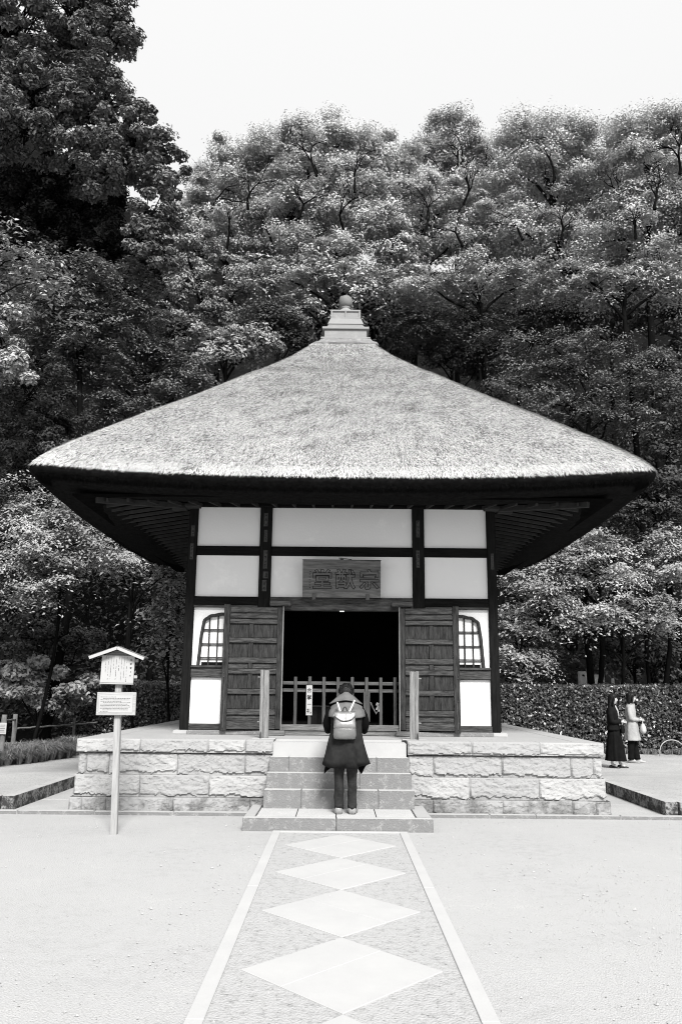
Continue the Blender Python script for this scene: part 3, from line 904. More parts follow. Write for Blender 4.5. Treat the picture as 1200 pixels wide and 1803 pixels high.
# ---------------------------------------------------------------- finial of the roof
fin = MB()
fn = (.04, YC)
def fbox(hw, z0, z1, bv=.008): return MB().box(fn[0] - hw, fn[0] + hw, fn[1] - hw, fn[1] + hw, z0, z1), bv
for hw, z0, z1, nm in ((.60, 8.36, 8.43, 'bark_ring'),):
    # ragged mossy ring on which the finial sits
    n = 64; rings = []
    for (h_, z_) in ((.64, 8.33), (.665, 8.36), (.655, 8.395), (.57, 8.45), (.53, 8.50), (.51, 8.525)):
        ring = []
        for k in range(n):
            a = 2 * math.pi * k / n; ca, sa = math.cos(a), math.sin(a)
            kk = (abs(ca) ** 12 + abs(sa) ** 12) ** (-1 / 12)
            h2 = h_ + .02 * fbm(ca * 9, sa * 9, z_ * 20)
            ring.append((fn[0] + h2 * kk * ca, fn[1] + h2 * kk * sa, z_ + .012 * fbm(ca * 14, sa * 14, 3)))
        rings.append(ring)
    ring_o = MB().loft(rings).build('moss_ring', 'riser_stone', hall)
fbase = box_part('finial', 'finial_stone', hall, fn[0] - .50, fn[0] + .50, fn[1] - .50, fn[1] + .50, 8.52, 8.56, bevel=.01)
def fpart(nm, hw, z0, z1, hw2=None, mt='finial_stone', bv=.006):
    hw2 = hw if hw2 is None else hw2
    m_ = MB(); m_.add([(fn[0] + sx * h, fn[1] + sy_ * h, z) for z, h in ((z0, hw), (z1, hw2)) for sx, sy_ in ((-1, -1), (1, -1), (1, 1), (-1, 1))],
                      [(3, 2, 1, 0), (4, 5, 6, 7), (0, 1, 5, 4), (1, 2, 6, 5), (2, 3, 7, 6), (3, 0, 4, 7)])
    return m_.build(nm, mt, fbase, bevel=bv, seg=1)
fpart('box', .425, 8.562, 8.745)
fpart('cornice', .47, 8.747, 8.795)
fpart('roof_tier', .42, 8.797, 8.83, .38)
fpart('roof_tier', .372, 8.832, 8.86, .372)
fpart('roof_tier', .365, 8.90, 9.055, .305)
fpart('roof_tier', .35, 8.862, 8.90, .35)
fpart('dew_basin', .275, 9.057, 9.235)
for k in range(4):     # raised frames on the four faces of the upper box
    T = Matrix.Translation((fn[0], fn[1], 0)) @ Matrix.Rotation(R(90 * k), 4, 'Z')
    for a, b, c_, d_ in ((-.302, .302, 9.208, 9.24), (-.302, .302, 9.057, 9.08), (-.302, -.266, 9.081, 9.207), (.266, .302, 9.081, 9.207), (-.016, .016, 9.081, 9.207)):
        MB(T).box(a, b, -.303, -.277, c_, d_).build('frame', 'finial_stone', fbase, bevel=.002, seg=1)
MB().lathe(fn[0], fn[1], [(.20, 9.236), (.195, 9.26), (.16, 9.33), (.11, 9.37), (.085, 9.385), (.085, 9.41), (.11, 9.425)], 32).build('lotus_dome', 'finial_stone', fbase, smooth=True)
MB().lathe(fn[0], fn[1], [(.07, 9.427), (.105, 9.44), (.132, 9.48), (.143, 9.54), (.140, 9.595), (.121, 9.645), (.08, 9.678), (.03, 9.695), (.005, 9.696)], 32).build('jewel_ball', 'ball_stone', fbase, smooth=True)


# ================================================================ THINGS ON AND ROUND THE HALL
def glyph(ch, name, mt, size, M4, parent, outline=0.0, offset=0.0, extrude=0.0012):
    cu = bpy.data.curves.new(name, 'FONT')
    cu.body = ch; cu.size = size; cu.align_x = 'CENTER'; cu.align_y = 'CENTER'
    cu.offset = offset
    cu.resolution_u = 4
    if outline:
        cu.fill_mode = 'NONE'; cu.bevel_depth = outline; cu.bevel_resolution = 1
    else:
        cu.extrude = extrude
    o = bpy.data.objects.new(name, cu); C.objects.link(o)
    dg = bpy.context.evaluated_depsgraph_get(); dg.update()
    me = bpy.data.meshes.new_from_object(o.evaluated_get(dg))
    C.objects.unlink(o); bpy.data.objects.remove(o)
    co = np.empty(len(me.vertices) * 3); me.vertices.foreach_get('co', co); co = co.reshape(-1, 3)
    if len(co):
        c = (co.max(0) + co.min(0)) / 2; c[2] = 0
        co -= c
        me.vertices.foreach_set('co', co.ravel())
    me.materials.clear(); me.materials.append(M[mt])
    me.transform(M4)
    o = bpy.data.objects.new(name, me)
    return local_link(o, parent)
FACE = Matrix.Rotation(R(90), 4, 'X')        # text plane turned to look at -Y
def marks(name, mt, rects, y, parent, T=None):
    """flat print: rects (x0, x1, z0, z1) on a plane facing -Y"""
    q = np.array([[(a, y, c), (b, y, c), (b, y, d), (a, y, d)] for a, b, c, d in rects])
    if T is not None:
        q = np.array([[tuple(T @ Vector(p)) for p in f] for f in q])
    o = quads_mesh(name, q, mt, parent); o['kind'] = 'stuff'; return o
def scribble(x0, x1, z0, z1, n=5):
    """a few strokes filling the cell of one illegible character"""
    out = []; w, h = x1 - x0, z1 - z0
    for _ in range(n):
        if rng.random() < .55:
            z = z0 + h * rng.random(); a = x0 + w * rng.uniform(0, .4); b = x1 - w * rng.uniform(0, .4)
            out.append((a, b, z, z + h * .11))
        else:
            x = x0 + w * rng.random(); a = z0 + h * rng.uniform(0, .4); b = z1 - h * rng.uniform(0, .4)
            out.append((x, x + w * .11, a, b))
    return out

# ---- name plaque
pl = thing('name_plaque', 'carved dark wooden name board hung above the doorway of the hall', 'plaque', (0, 13.1, 3.1))
PT = Matrix.Translation((0, 13.10, 3.105)) @ Matrix.Rotation(R(6), 4, 'X')
for z0, z1 in ((0, .20), (.201, .40), (.401, .598)):
    MB(PT).box(-.626, .624, -.03, .02, z0, z1).build('board', 'wood_plaque', pl, bevel=.002, seg=1)
for x0, x1, z0, z1 in ((-.632, .63, -.012, -.001), (-.632, .63, .599, .607)):
    MB(PT).box(x0, x1, -.036, .02, z0, z1).build('edge_strip', 'wood_dark_h', pl, bevel=.002, seg=1)
for x in (-.44, .415):
    MB(PT).box(x - .028, x + .028, -.055, -.032, -.035, .06).build('bracket', 'iron', pl, bevel=.004)
MB(PT).box(-.03, .03, -.03, .0, .605, .635).build('hanger', 'iron', pl, bevel=.004)
for a_, b_ in ((-.05, -.002), (.002, .16)):
    MB(PT).bar((a_ if a_ < 0 else 0, -.01, .633), (b_ if b_ > 0 else 0, -.01, .612 if b_ > 0 else .635), .012, .012).build('hanger', 'iron', pl)
for ch, x in (('宗', .438), ('猷', .060), ('堂', -.311)):
    glyph(ch, 'letter', 'ink', .325, PT @ Matrix.Translation((x, -.033, .295)) @ FACE @ Matrix.Shear('XY', 4, (.06, 0)), pl, outline=.0044, offset=.008)
rc = []
for k in range(6): rc += scribble(-.522, -.49, .40 - k * .045, .43 - k * .045, 5)
rc += scribble(-.52, -.492, .135, .16, 12)
marks('signature', 'ink', rc, -.0315, pl, PT)
MB(PT).tube([(.575, -.034, .42), (.575, -.034, .45)], .004, 6).build('mark', 'ink', pl)

# ---- faded votive slips pasted on the pillars
vs_ = thing('votive_slips', 'faded paper name slips pasted on the dark front pillars', 'paper slips', (0, YF, 3.8))
def slip(x, z0, z1, w, y):
    MB().box(x - w / 2, x + w / 2, y - .0015, y, z0, z1).build('slip', 'ofuda', vs_)
    rc = [(x - w * .46, x - w * .42, z0 + .004, z1 - .004), (x + w * .42, x + w * .46, z0 + .004, z1 - .004)]
    n = max(1, int((z1 - z0) / w)); h = (z1 - z0) / n
    for k in range(n): rc += scribble(x - w * .3, x + w * .3, z0 + k * h + h * .12, z0 + (k + 1) * h - h * .12, 6)
    marks('slip_print', 'ink', rc, y - .003, vs_)
for x, z0, z1, w, y in ((-1.255, 4.28, 4.50, .07, YF + .003), (-1.25, 4.02, 4.22, .06, YF + .003), (-1.245, 3.58, 3.88, .07, YF + .003), (-1.235, 3.42, 3.53, .085, YF + .003), (-1.25, 3.21, 3.39, .075, YF + .003),
                        (1.245, 4.12, 4.4, .06, YF + .003), (1.24, 3.62, 3.9, .06, YF + .003), (-2.445, 4.10, 4.28, .06, YF - .002), (-2.45, 3.72, 3.98, .055, YF - .002), (2.45, 3.60, 3.86, .05, YF - .002)):
    slip(x, z0, z1, w, y)

# ---- low picket fence closing the doorway
pf = thing('picket_fence', 'low wooden picket fence closing the dark doorway of the hall', 'fence', (0, 13.4, 1.1))
for i, x in enumerate((-.72, -.492, -.266, -.040, .186, .414, .642, .868)):
    box_part('picket', 'wood_fence', pf, x - .025, x + .025, 13.36, 13.40, 1.10, 1.862 + rng.uniform(-.004, .004), bevel=.004)
for z0, z1 in ((1.737, 1.79), (1.622, 1.675)):
    box_part('rail', 'wood_fence_h', pf, -.925, .925, 13.402, 13.44, z0, z1, bevel=.004)
pc = thing('prayer_placard', 'narrow white placard with four brushed characters on the picket fence', 'placard', (-.497, 13.35, 1.26))
box_part('board', 'sign_paint', pc, -.546, -.449, 13.335, 13.352, 1.262, 1.728, bevel=.003)
box_part('stake', 'wood_fence', pc, -.515, -.478, 13.33, 13.352, 1.12, 1.26, bevel=.003)
for ch, z, s in (('合', 1.652, .075), ('掌', 1.542, .078), ('一', 1.435, .06), ('礼', 1.33, .08)):
    glyph(ch, 'letter', 'ink', s, Matrix.Translation((-.497, 13.3335, z)) @ FACE, pc, offset=.001)
hb = thing('hanging_board', 'dark narrow wooden board hung on the picket fence right of the worshipper', 'board', (.42, 13.35, 1.2))
box_part('board', 'wood_fence', hb, .365, .468, 13.338, 13.356, 1.17, 1.64, bevel=.004)
box_part('peg', 'iron', hb, .412, .422, 13.328, 13.338, 1.58, 1.59, bevel=.001)
ob = thing('offertory_box', 'dark slatted offertory box inside the doorway behind the placard', 'box', (-.35, 13.9, 1.1))
box_part('body', 'wood_dark', ob, -.50, -.18, 13.75, 14.1, 1.10, 1.38, bevel=.008)
for k in range(5):
    box_part('slat', 'wood_door_h', ob, -.50, -.18, 13.76 + k * .07, 13.79 + k * .07, 1.385, 1.40, bevel=.003)
cd = thing('paper_streamer', 'pale folded paper streamer hanging in the dark doorway right of the worshipper', 'streamer', (.58, 13.7, 1.3))
MB().tube([(.49, 13.72, 1.47), (.53, 13.72, 1.38), (.585, 13.72, 1.285), (.615, 13.72, 1.34), (.64, 13.72, 1.46)], .012, 6).build('cord', 'scarf', cd)
for k, (x, z) in enumerate(((.60, 1.44), (.625, 1.41), (.60, 1.37), (.63, 1.35))):
    MB(Matrix.Translation((x, 13.72, z)) @ Matrix.Rotation(R(25 + 30 * (k % 2)), 4, 'Y')).box(-.02, .02, -.002, .002, -.025, .025).build('folded_paper', 'paper', cd)

# ---- two weathered boards standing before the door leaves
def standing_board(x, s, lab):
    t = thing('door_stay_post', lab, 'post', (x, 12.05, HP), group='posts in front of the open doors')
    lean = s * .012
    T = Matrix.Translation((x, 12.05, HP)) @ Matrix.Rotation(lean, 4, 'Y')
    xs_ = sorted((s * .063, s * .018))
    MB(T).box(xs_[0], xs_[1], -.045, .03, .005, .965).build('narrow_plank', 'wood_weathered', t, bevel=.006, seg=2)
    xs_ = sorted((s * .014, -s * .063))
    MB(T).box(xs_[0], xs_[1], -.03, .03, .01, .958).build('wide_plank', 'wood_weathered', t, bevel=.006, seg=2)
    for z in (.86, .235):
        MB(T).tube([(s * .02, .0, z), (s * .10, 0, z)], .011, 8).build('peg', 'wood_weathered', t)
    MB(T).tube([(s * .045, -.06, .10), (s * .045, -.06, -.0), (s * .045, -.075, .0)], [.006, .022, .008], 8).build('foot_spike', 'iron', t)
    MB().box(x - .17, x + .17, 11.97, 12.20, HP + .001, HP + .012).build('base_slab', 'granite_curb', t, bevel=.004, seg=1)
standing_board(-1.085, -1, 'weathered grey wooden post standing before the left open door leaf')
standing_board(1.045, 1, 'weathered grey wooden post standing before the right open door leaf')

# ---- information board
ib = thing('information_board', 'pale wooden information post with a small gabled roof and two lettered boards', 'sign', (-2.617, 10.05, 0))
MB().bar((-2.615, 10.06, -.02), (-2.685, 10.06, 2.06), .073, .073, (0, 1, 0)).build('post', 'wood_sign', ib, bevel=.005)
SB = Matrix.Translation((-2.68, 9.99, 1.88)) @ Matrix.Rotation(R(0.6), 4, 'Y')
MB(SB).box(-.197, .197, -.012, .012, -.165, .158).build('upper_board', 'sign_paint', ib, bevel=.003)
MB(SB).box(-.20, .20, -.020, .013, -.182, -.167).build('board_ledge', 'wood_sign_h', ib, bevel=.003)
for z in (.10, -.09): MB(SB).box(-.19, .235, .014, .03, z - .018, z + .018).build('batten', 'wood_sign_h', ib, bevel=.003)
g = MB(SB); g.add([(-.16, -.004, .160), (.16, -.004, .160), (.0, -.004, .235), (-.16, .012, .160), (.16, .012, .160), (.0, .012, .235)], [(0, 1, 2), (3, 5, 4), (0, 3, 4, 1), (1, 4, 5, 2), (2, 5, 3, 0)])
g.build('gable_board', 'wood_weathered_h', ib)
for s in (-1, 1):
    MB(SB).bar((s * -.006, 0, .262), (s * .335, 0, .135), .20, .014, (0, 0, 1)).build('roof_board', 'wood_weathered_h', ib)
    MB(SB).bar((s * -.0, -.095, .243), (s * .325, -.095, .122), .02, .034, (0, 0, 1)).build('barge_board', 'sign_paint', ib)
rc = []
cols = [(.155, .10, .022, 3)]
for ci in range(9):
    x = .108 - ci * .0315; z = .145 - rng.uniform(0, .004); zend = [-.145, -.10, -.13, -.03, -.14, .0, -.12, -.145, -.05][ci]
    while z > zend:
        h = rng.uniform(.007, .011)
        if rng.random() < .82: rc.append((x - .0035 * rng.uniform(.5, 1), x + .0035 * rng.uniform(.5, 1), z - h * .75, z))
        z -= h + .003
for k in (3, 4): rc += scribble(.149, .167, .095 - k * .046, .115 - k * .046, 7)
marks('text_columns', 'ink_grey', rc, -.0135, ib, SB)
for k, ch in enumerate('宗猷堂'):
    glyph(ch, 'letter', 'ink', .026, SB @ Matrix.Translation((.158, -.0135, .105 - k * .046)) @ FACE, ib, extrude=.0004)
LB = Matrix.Translation((-2.668, 9.985, 1.474)) @ Matrix.Rotation(R(-0.3), 4, 'Y')
MB(LB).box(-.232, .232, -.012, .012, -.134, .134).build('lower_board', 'wood_sign_h', ib, bevel=.004)
MB(LB).box(-.202, .196, -.018, -.0125, -.105, .098).build('text_plate', 'sign_paint', ib, bevel=.002)
rc = []
z = .078
for row in range(11):
    x = -.185 + (.03 if row in (1, 4, 9) else 0); xe = [.0, .15, .16, .05, .17, .13, .15, .16, .14, .13, -.1][row]
    while x < xe:
        w = rng.uniform(.006, .024); rc.append((x, x + w, z - .0035, z + rng.uniform(.0, .002))); x += w + .004
    z -= .0165
marks('text_rows', 'ink_grey', rc, -.0187, ib, LB)

# ---- rope fence at the far left
fe = thing('rope_fence', 'low rail fence on rough posts beside the left path', 'fence', (-8.6, 22, 0))
for (x, y, r_, top) in ((-7.02, 17.7, .055, 1.09), (-7.86, 20.5, .055, 1.02), (-7.08, 22.6, .04, .87)):
    g0 = gz(y) - .05
    pts = [(x + .006 * math.sin(k * 2.1), y, g0 + (top - g0) * k / 6) for k in range(7)]
    MB().tube(pts, [r_ * (1 + .06 * math.sin(k * 1.7)) for k in range(7)], 10).build('fence_post', 'bamboo', fe, smooth=False)
for pts in (((-7.02, 17.7, .97), (-7.86, 20.5, .89)), ((-7.86, 20.5, .675), (-7.5, 21.5, .69), (-7.08, 22.6, .70)), ((-7.08, 22.6, .70), (-6.5, 22.75, .76))):
    q_ = []
    for a, b in zip(pts[:-1], pts[1:]):
        for k in range(6): q_.append(tuple(a[i] + (b[i] - a[i]) * k / 6 + (0 if i < 2 else .008 * math.sin(k * 2.3 + a[0])) for i in range(3)))
    q_.append(pts[-1])
    MB().tube(q_, .022, 8).build('rail', 'bamboo', fe, smooth=True)
np_ = thing('notice_sheet', 'small white notice tied to the near fence post at the left edge', 'notice', (-6.95, 17.6, .8))
box_part('sheet', 'sign_paint', np_, -7.08, -6.93, 17.615, 17.625, .70, .93, bevel=.001)
rc = []
for k in range(5): rc.append((-7.055, -6.955 - .01 * (k % 2), .74 + k * .035, .747 + k * .035))
marks('text_rows', 'ink_grey', rc, 17.612, np_)

# ---- gravestones beyond the hedge
def tomb(x, w, top, lab, cap):
    t = thing('gravestone', lab, 'gravestone', (x, 25, .2))
    zb = groundz(x, 25) - .1
    box_part('shaft', 'tomb_stone', t, x - w / 2, x + w / 2, 24.9, 24.9 + w, zb + .5, top, bevel=.012, seg=2)
    box_part('plinth', 'tomb_stone', t, x - w, x + w, 24.7, 25.3, zb, zb + .498, bevel=.02, seg=2)
tomb(7.27, .21, 2.28, 'tall slender gravestone rising above the right hedge', 0)
tomb(7.75, .30, 2.19, 'broader gravestone beside the tall slender one above the right hedge', 0)
tomb(8.155, .08, 2.08, 'thin small marker right of the two gravestones above the hedge', 0)

# ---- white hoops at the planting edge
ho = thing('hoop_edging', 'thin white hoops edging the planting at the right edge of the view', 'edging', (8.7, 22.2, .06))
for k in range(3):
    x0 = 8.33 + k * .66; pts = []
    for i in range(13):
        a = math.pi * i / 12
        pts.append((x0 + .35 - .35 * math.cos(a), 22.1 + k * .1 + .05 * math.sin(a), .05 + .42 * math.sin(a) ** .75))
    MB().tube(pts, .013, 8).build('hoop', 'hoop_white', ho, smooth=True)

# ================================================================ PEOPLE
def skin_body(name, nodes, edges, root, mt, parent, level=2, extra=None):
    me = bpy.data.meshes.new(name)
    keys = list(nodes)
    me.from_pydata([nodes[k][0] for k in keys], [(keys.index(a), keys.index(b)) for a, b in edges], [])
    o = bpy.data.objects.new(name, me); C.objects.link(o)
    m_ = o.modifiers.new('s', 'SKIN'); m_.use_smooth_shade = True
    if not me.skin_vertices: me.attributes  # layer is made by the modifier stack
    sk = me.skin_vertices[0].data if me.skin_vertices else None
    if sk is None:
        bm = bmesh.new(); bm.from_mesh(me); bm.verts.layers.skin.verify(); bm.to_mesh(me); bm.free(); sk = me.skin_vertices[0].data
    for i, k in enumerate(keys):
        r_ = nodes[k][1]; sk[i].radius = r_ if isinstance(r_, tuple) else (r_, r_)
        sk[i].use_root = (k == root)
    s_ = o.modifiers.new('d', 'SUBSURF'); s_.levels = level; s_.render_levels = level
    dg = bpy.context.evaluated_depsgraph_get(); dg.update()
    m2 = bpy.data.meshes.new_from_object(o.evaluated_get(dg))
    C.objects.unlink(o); bpy.data.objects.remove(o)
    if extra is not None:
        bm = bmesh.new(); bm.from_mesh(m2)
        for vs, fs in extra:
            bv = [bm.verts.new(v) for v in vs]
            for f in fs:
                try: bm.faces.new([bv[i] for i in f])
                except ValueError: pass
        bm.to_mesh(m2); bm.free()
    m2.materials.clear(); m2.materials.append(M[mt])
    m2.polygons.foreach_set('use_smooth', [True] * len(m2.polygons))
    o = bpy.data.objects.new(name, m2)
    return local_link(o, parent)

def ring(cx, cy_, z, hw, hd, n=32, fold=0.0, k=9, ph=0.0, zf=None, rot=0.0):
    out = []
    for i in range(n):
        a = 2 * math.pi * i / n
        f = 1 + fold * math.sin(k * a + ph) + fold * .5 * math.sin((k * 2 - 3) * a + ph * 2)
        zz = z + (zf(a) if zf else 0)
        out.append((cx + hw * f * math.cos(a), cy_ + hd * f * math.sin(a), zz))
    return out
def head_geo(T, rx=.092, ry=.074, rz=.113, n=20, m_=16):
    vs, fs = [], []
    for j in range(m_ + 1):
        ph = math.pi * j / m_ - math.pi / 2
        for i in range(n):
            a = 2 * math.pi * i / n
            x, y, z = math.cos(ph) * math.cos(a), math.cos(ph) * math.sin(a), math.sin(ph)
            w = 1 - .22 * max(0, -z) ** 1.2
            X, Y, Z = x * rx * (1 - .1 * max(0, -z)), y * ry * w, z * rz
            if x > 0:
                X += .022 * math.exp(-((z + .12) / .16) ** 2 - (y / .17) ** 2)       # nose
                X -= .009 * math.exp(-((z - .10) / .14) ** 2 - ((abs(y) - .38) / .2) ** 2)   # eye hollows
                X += .006 * math.exp(-((z + .45) / .1) ** 2 - (y / .3) ** 2)         # lips
                X += .010 * math.exp(-((z + .80) / .18) ** 2 - (y / .35) ** 2)       # chin
            vs.append(tuple(T @ Vector((X, Y, Z))))
    for j in range(m_):
        for i in range(n):
            a, b = j * n + i, j * n + (i + 1) % n
            fs.append((a, b, b + n, a + n))
    return vs, fs
def shoe(name, mt, parent, T, L=.27, w=.05, h=.075):
    rings = []
    for t, ww, hh in ((0, .55, .75), (.06, .85, 1), (.22, .9, 1.05), (.42, .85, .85), (.62, 1.0, .7), (.82, .95, .55), (.95, .6, .4), (1, .25, .25)):
        r_ = []
        for i in range(14):
            a = 2 * math.pi * i / 14
            r_.append(tuple(T @ Vector((-.06 + L * t, w * ww * math.cos(a), max(.0, h * hh * (.5 + .5 * math.sin(a)) if math.sin(a) > -.3 else 0)))))
        rings.append(r_)
    s_ = MB().loft(rings).build(name, mt, parent, smooth=True)
    return s_
def hair_shell(name, parent, T, pts, n=24, mt='hair', amp=.05, seed=1):
    """pts: list of (z, rx, ry, cx) rings from bottom to top in the head's frame"""
    rings = []
    for z, rx, ry, cx in pts:
        r_ = []
        for i in range(n):
            a = 2 * math.pi * i / n
            f = 1 + amp * fbm(math.cos(a) * 4 + seed, math.sin(a) * 4, z * 14, 3)
            r_.append(tuple(T @ Vector((cx + rx * f * math.cos(a), ry * f * math.sin(a), z + .006 * math.sin(5 * a)))))
        rings.append(r_)
    return MB().loft(rings).build(name, mt, parent, smooth=True)
def fingers(nodes, edges, key, c, d, s, u, L=.075):
    """palm and five fingers from wrist node 'key' at c; d forward, s across, u = thumb side up"""
    c, d, s, u = Vector(c), Vector(d).normalized(), Vector(s).normalized(), Vector(u).normalized()
    nodes[key + 'p'] = (tuple(c + d * .05), (.030, .017)); edges.append((key, key + 'p'))
    for i, (off, l) in enumerate(((-.026, .85), (-.009, 1.0), (.009, .95), (.026, .75))):
        k1, k2 = key + f'f{i}a', key + f'f{i}b'
        nodes[k1] = (tuple(c + d * .085 + s * off), .0085); nodes[k2] = (tuple(c + d * (.085 + L * l * .7) + s * off - u * L * .45), .007)
        edges.append((key + 'p', k1)); edges.append((k1, k2))
    nodes[key + 't'] = (tuple(c + d * .06 - s * .042 + u * .01), .0095); nodes[key + 't2'] = (tuple(c + d * .095 - s * .052 - u * .012), .008)
    edges.append((key + 'p', key + 't')); edges.append((key + 't', key + 't2'))

# ---- the worshipper, seen from behind, head bowed
def worshipper():
    X0, Y0, G = .068, 10.80, .15
    t = thing('person', 'person in a long dark hooded coat with a silver backpack bowing on the landing slab', 'person', (X0, Y0, G))
    hx = Vector((X0, Y0 + .26, 1.62))
    HT = Matrix.Translation(hx) @ Matrix.Rotation(R(90), 4, 'Z') @ Matrix.Rotation(R(38), 4, 'Y')
    N = dict(pel=((X0, Y0, 1.02), (.13, .10)), ab=((X0, Y0 + .02, 1.18), (.12, .09)), ch=((X0, Y0 + .07, 1.36), (.15, .10)), nk=((X0, Y0 + .15, 1.50), .05), hd=((X0, Y0 + .23, 1.585), .055))
    E_ = [('pel', 'ab'), ('ab', 'ch'), ('ch', 'nk'), ('nk', 'hd')]
    for s, fx in ((-1, -.018), (1, .147)):
        q = 'l' if s < 0 else 'r'
        N[q + 'hip'] = ((X0 + s * .075, Y0, .95), .08); N[q + 'kn'] = ((fx, Y0 - .005, .60), .055); N[q + 'an'] = ((fx, Y0 - .02, .24), .04); N[q + 'ft'] = ((fx + s * .012, Y0 + .10, .19), .035)
        E_ += [('pel', q + 'hip'), (q + 'hip', q + 'kn'), (q + 'kn', q + 'an'), (q + 'an', q + 'ft')]
        N[q + 'sh'] = ((X0 + s * .17, Y0 + .09, 1.41), .055); N[q + 'el'] = ((X0 + s * .225, Y0 + .12, 1.20), .042); N[q + 'wr'] = ((X0 + s * .035, Y0 + .36, 1.36), .026)
        E_ += [('ch', q + 'sh'), (q + 'sh', q + 'el'), (q + 'el', q + 'wr')]
        fingers(N, E_, q + 'wr', N[q + 'wr'][0], (0, .35, 1), (0, 1, -.35), (s * -1, 0, 0))
    skin_body('body', N, E_, 'pel', 'skin', t, extra=[head_geo(HT)])
    # hair: short tousled curls
    hair = hair_shell('hair', t, HT, [(-.07, .05, .082, -.055), (-.02, .08, .094, -.035), (.03, .096, .098, -.022), (.08, .088, .088, -.012), (.115, .062, .062, -.008), (.128, .02, .02, 0)], amp=.12)
    for k in range(90):
        v = Vector(rng.normal(size=3)); v.normalize()
        if v.x > .45 or v.z < -.45: continue
        p_ = Vector((v.x * .1 - .012, v.y * .098, v.z * .122)); c_ = HT @ p_
        tang = v.cross(Vector(rng.normal(size=3))).normalized(); b_ = v.cross(tang)
        pts = [HT @ (p_ + (tang * math.cos(a) + b_ * math.sin(a)) * .014 + v * .006 * a / 3) for a in np.linspace(0, 4.4, 7)]
        MB().tube(pts, [.006, .007, .007, .006, .006, .005, .003], 5).build('curl', 'hair', hair, smooth=True) if k < 60 else None
    # jeans
    for s, fx in ((-1, -.018), (1, .147)):
        rings = []
        for i, (z, r_, cx, cy_) in enumerate(((.985, .085, X0 + s * .07, Y0), (.85, .080, fx * .6 + (X0 + s * .07) * .4, Y0), (.72, .071, fx, Y0), (.60, .064, fx, Y0 - .008), (.52, .060, fx, Y0 + .004), (.44, .063, fx + .004, Y0 - .004), (.36, .060, fx, Y0 - .01), (.29, .059, fx, Y0 - .015), (.25, .064, fx, Y0 - .02), (.215, .058, fx + .002, Y0 - .015))):
            r2 = []
            for k in range(24):
                a = 2 * math.pi * k / 24
                f = 1 + .07 * math.sin(3 * a + z * 30) + .06 * math.sin(z * 95 + 2 * a + s)
                r2.append((cx + r_ * (1.05 if z > .6 else .96) * f * math.cos(a), cy_ + r_ * 1.1 * f * math.sin(a), z + .012 * math.sin(2 * a + s)))
            rings.append(r2)
        MB().loft(rings).build('trouser_leg', 'denim', t, smooth=True)
        ST = Matrix.Translation((fx + s * .006, Y0 - .02, G)) @ Matrix.Rotation(R(90 - s * 9), 4, 'Z')
        sh = shoe('shoe', 'shoe_leather', t, ST, .28, .052, .095)
        MB(ST).box(-.055, .03, -.042, .042, .0, .016).build('heel', 'shoe_black', sh, bevel=.006)
    # long coat, open in front with lower flaps
    def hem(a):
        ab = (math.degrees(a) + 90) % 360; ab = min(ab, 360 - ab)          # 0 at the back, 180 in front
        return np.interp(ab, [0, 40, 80, 100, 128, 150, 180], [0, .0, .05, .03, -.10, .0, .16])
    rings = []
    for z, cx, hw, hd, cy_, fo, w in ((1.44, X0, .13, .10, Y0 + .09, .01, 0), (1.40, X0, .20, .13, Y0 + .07, .015, 0), (1.32, X0, .205, .14, Y0 + .05, .02, 0), (1.22, X0, .195, .14, Y0 + .03, .03, 0), (1.12, X0 - .005, .20, .145, Y0 + .01, .035, 0), (1.0, X0 - .01, .225, .165, Y0 - .01, .04, 0), (.88, X0 - .01, .25, .19, Y0 - .01, .05, .1), (.79, X0 - .012, .268, .21, Y0, .055, .5), (.705, X0 - .012, .285, .225, Y0, .06, 1.0)):
        rings.append([(x, y, z + w * hem(2 * math.pi * i / 48) + 0) for i, (x, y, _) in enumerate(ring(cx, cy_, z, hw, hd, 48, fo * 2.1, 5, .8 + z * 1.5))])
    ct = MB(); ct.loft(rings, cap=False)
    # inner face of the coat
    inner = [[(X0 + (x - X0) * .965, Y0 + (y - Y0) * .965, z + .004) for x, y, z in r_] for r_ in rings]
    k0 = len(ct.v); ct.mi = 1
    n = 48; vs = [p for r_ in inner for p in r_]; fs = []
    for i in range(len(inner) - 1):
        for k in range(n):
            a, b = i * n + k, i * n + (k + 1) % n
            fs.append((a + n, b + n, b, a))
    ct.add(vs, fs)
    last = (len(rings) - 1) * n
    ct.mi = 0
    for k in range(n):
        a, b = last + k, last + (k + 1) % n
        ct.f.append((a, b, k0 + b, k0 + a)); ct.m.append(1)
    ct.build('coat', ['coat_olive', 'sleeve_black'], t, smooth=True)
    MB().tube([(X0 - .005, Y0 - .150, 1.06), (X0 + .03, Y0 - .205, .88), (X0 + .02, Y0 - .228, .72)], .006, 6).build('back_seam', 'sleeve_black', t)
    # cape over the shoulders
    rings = []
    for z, hw, hd, cy_ in ((1.53, .070, .065, Y0 + .15), (1.50, .13, .095, Y0 + .12), (1.455, .195, .125, Y0 + .09), (1.40, .228, .150, Y0 + .06), (1.345, .236, .165, Y0 + .04), (1.325, .238, .168, Y0 + .04)):
        rings.append(ring(X0 + .004, cy_, z, hw, hd, 40, .018, 7, .4, zf=(lambda a: -.02 * math.sin(a) ** 2) if z < 1.4 else None))
    cape = MB().loft(rings, cap=False).build('shoulder_cape', 'coat_cape', t, smooth=True)
    sd = cape.modifiers.new('thick', 'SOLIDIFY'); sd.thickness = .008; sd.offset = 1
    # wide collar lying on the back
    rows = []
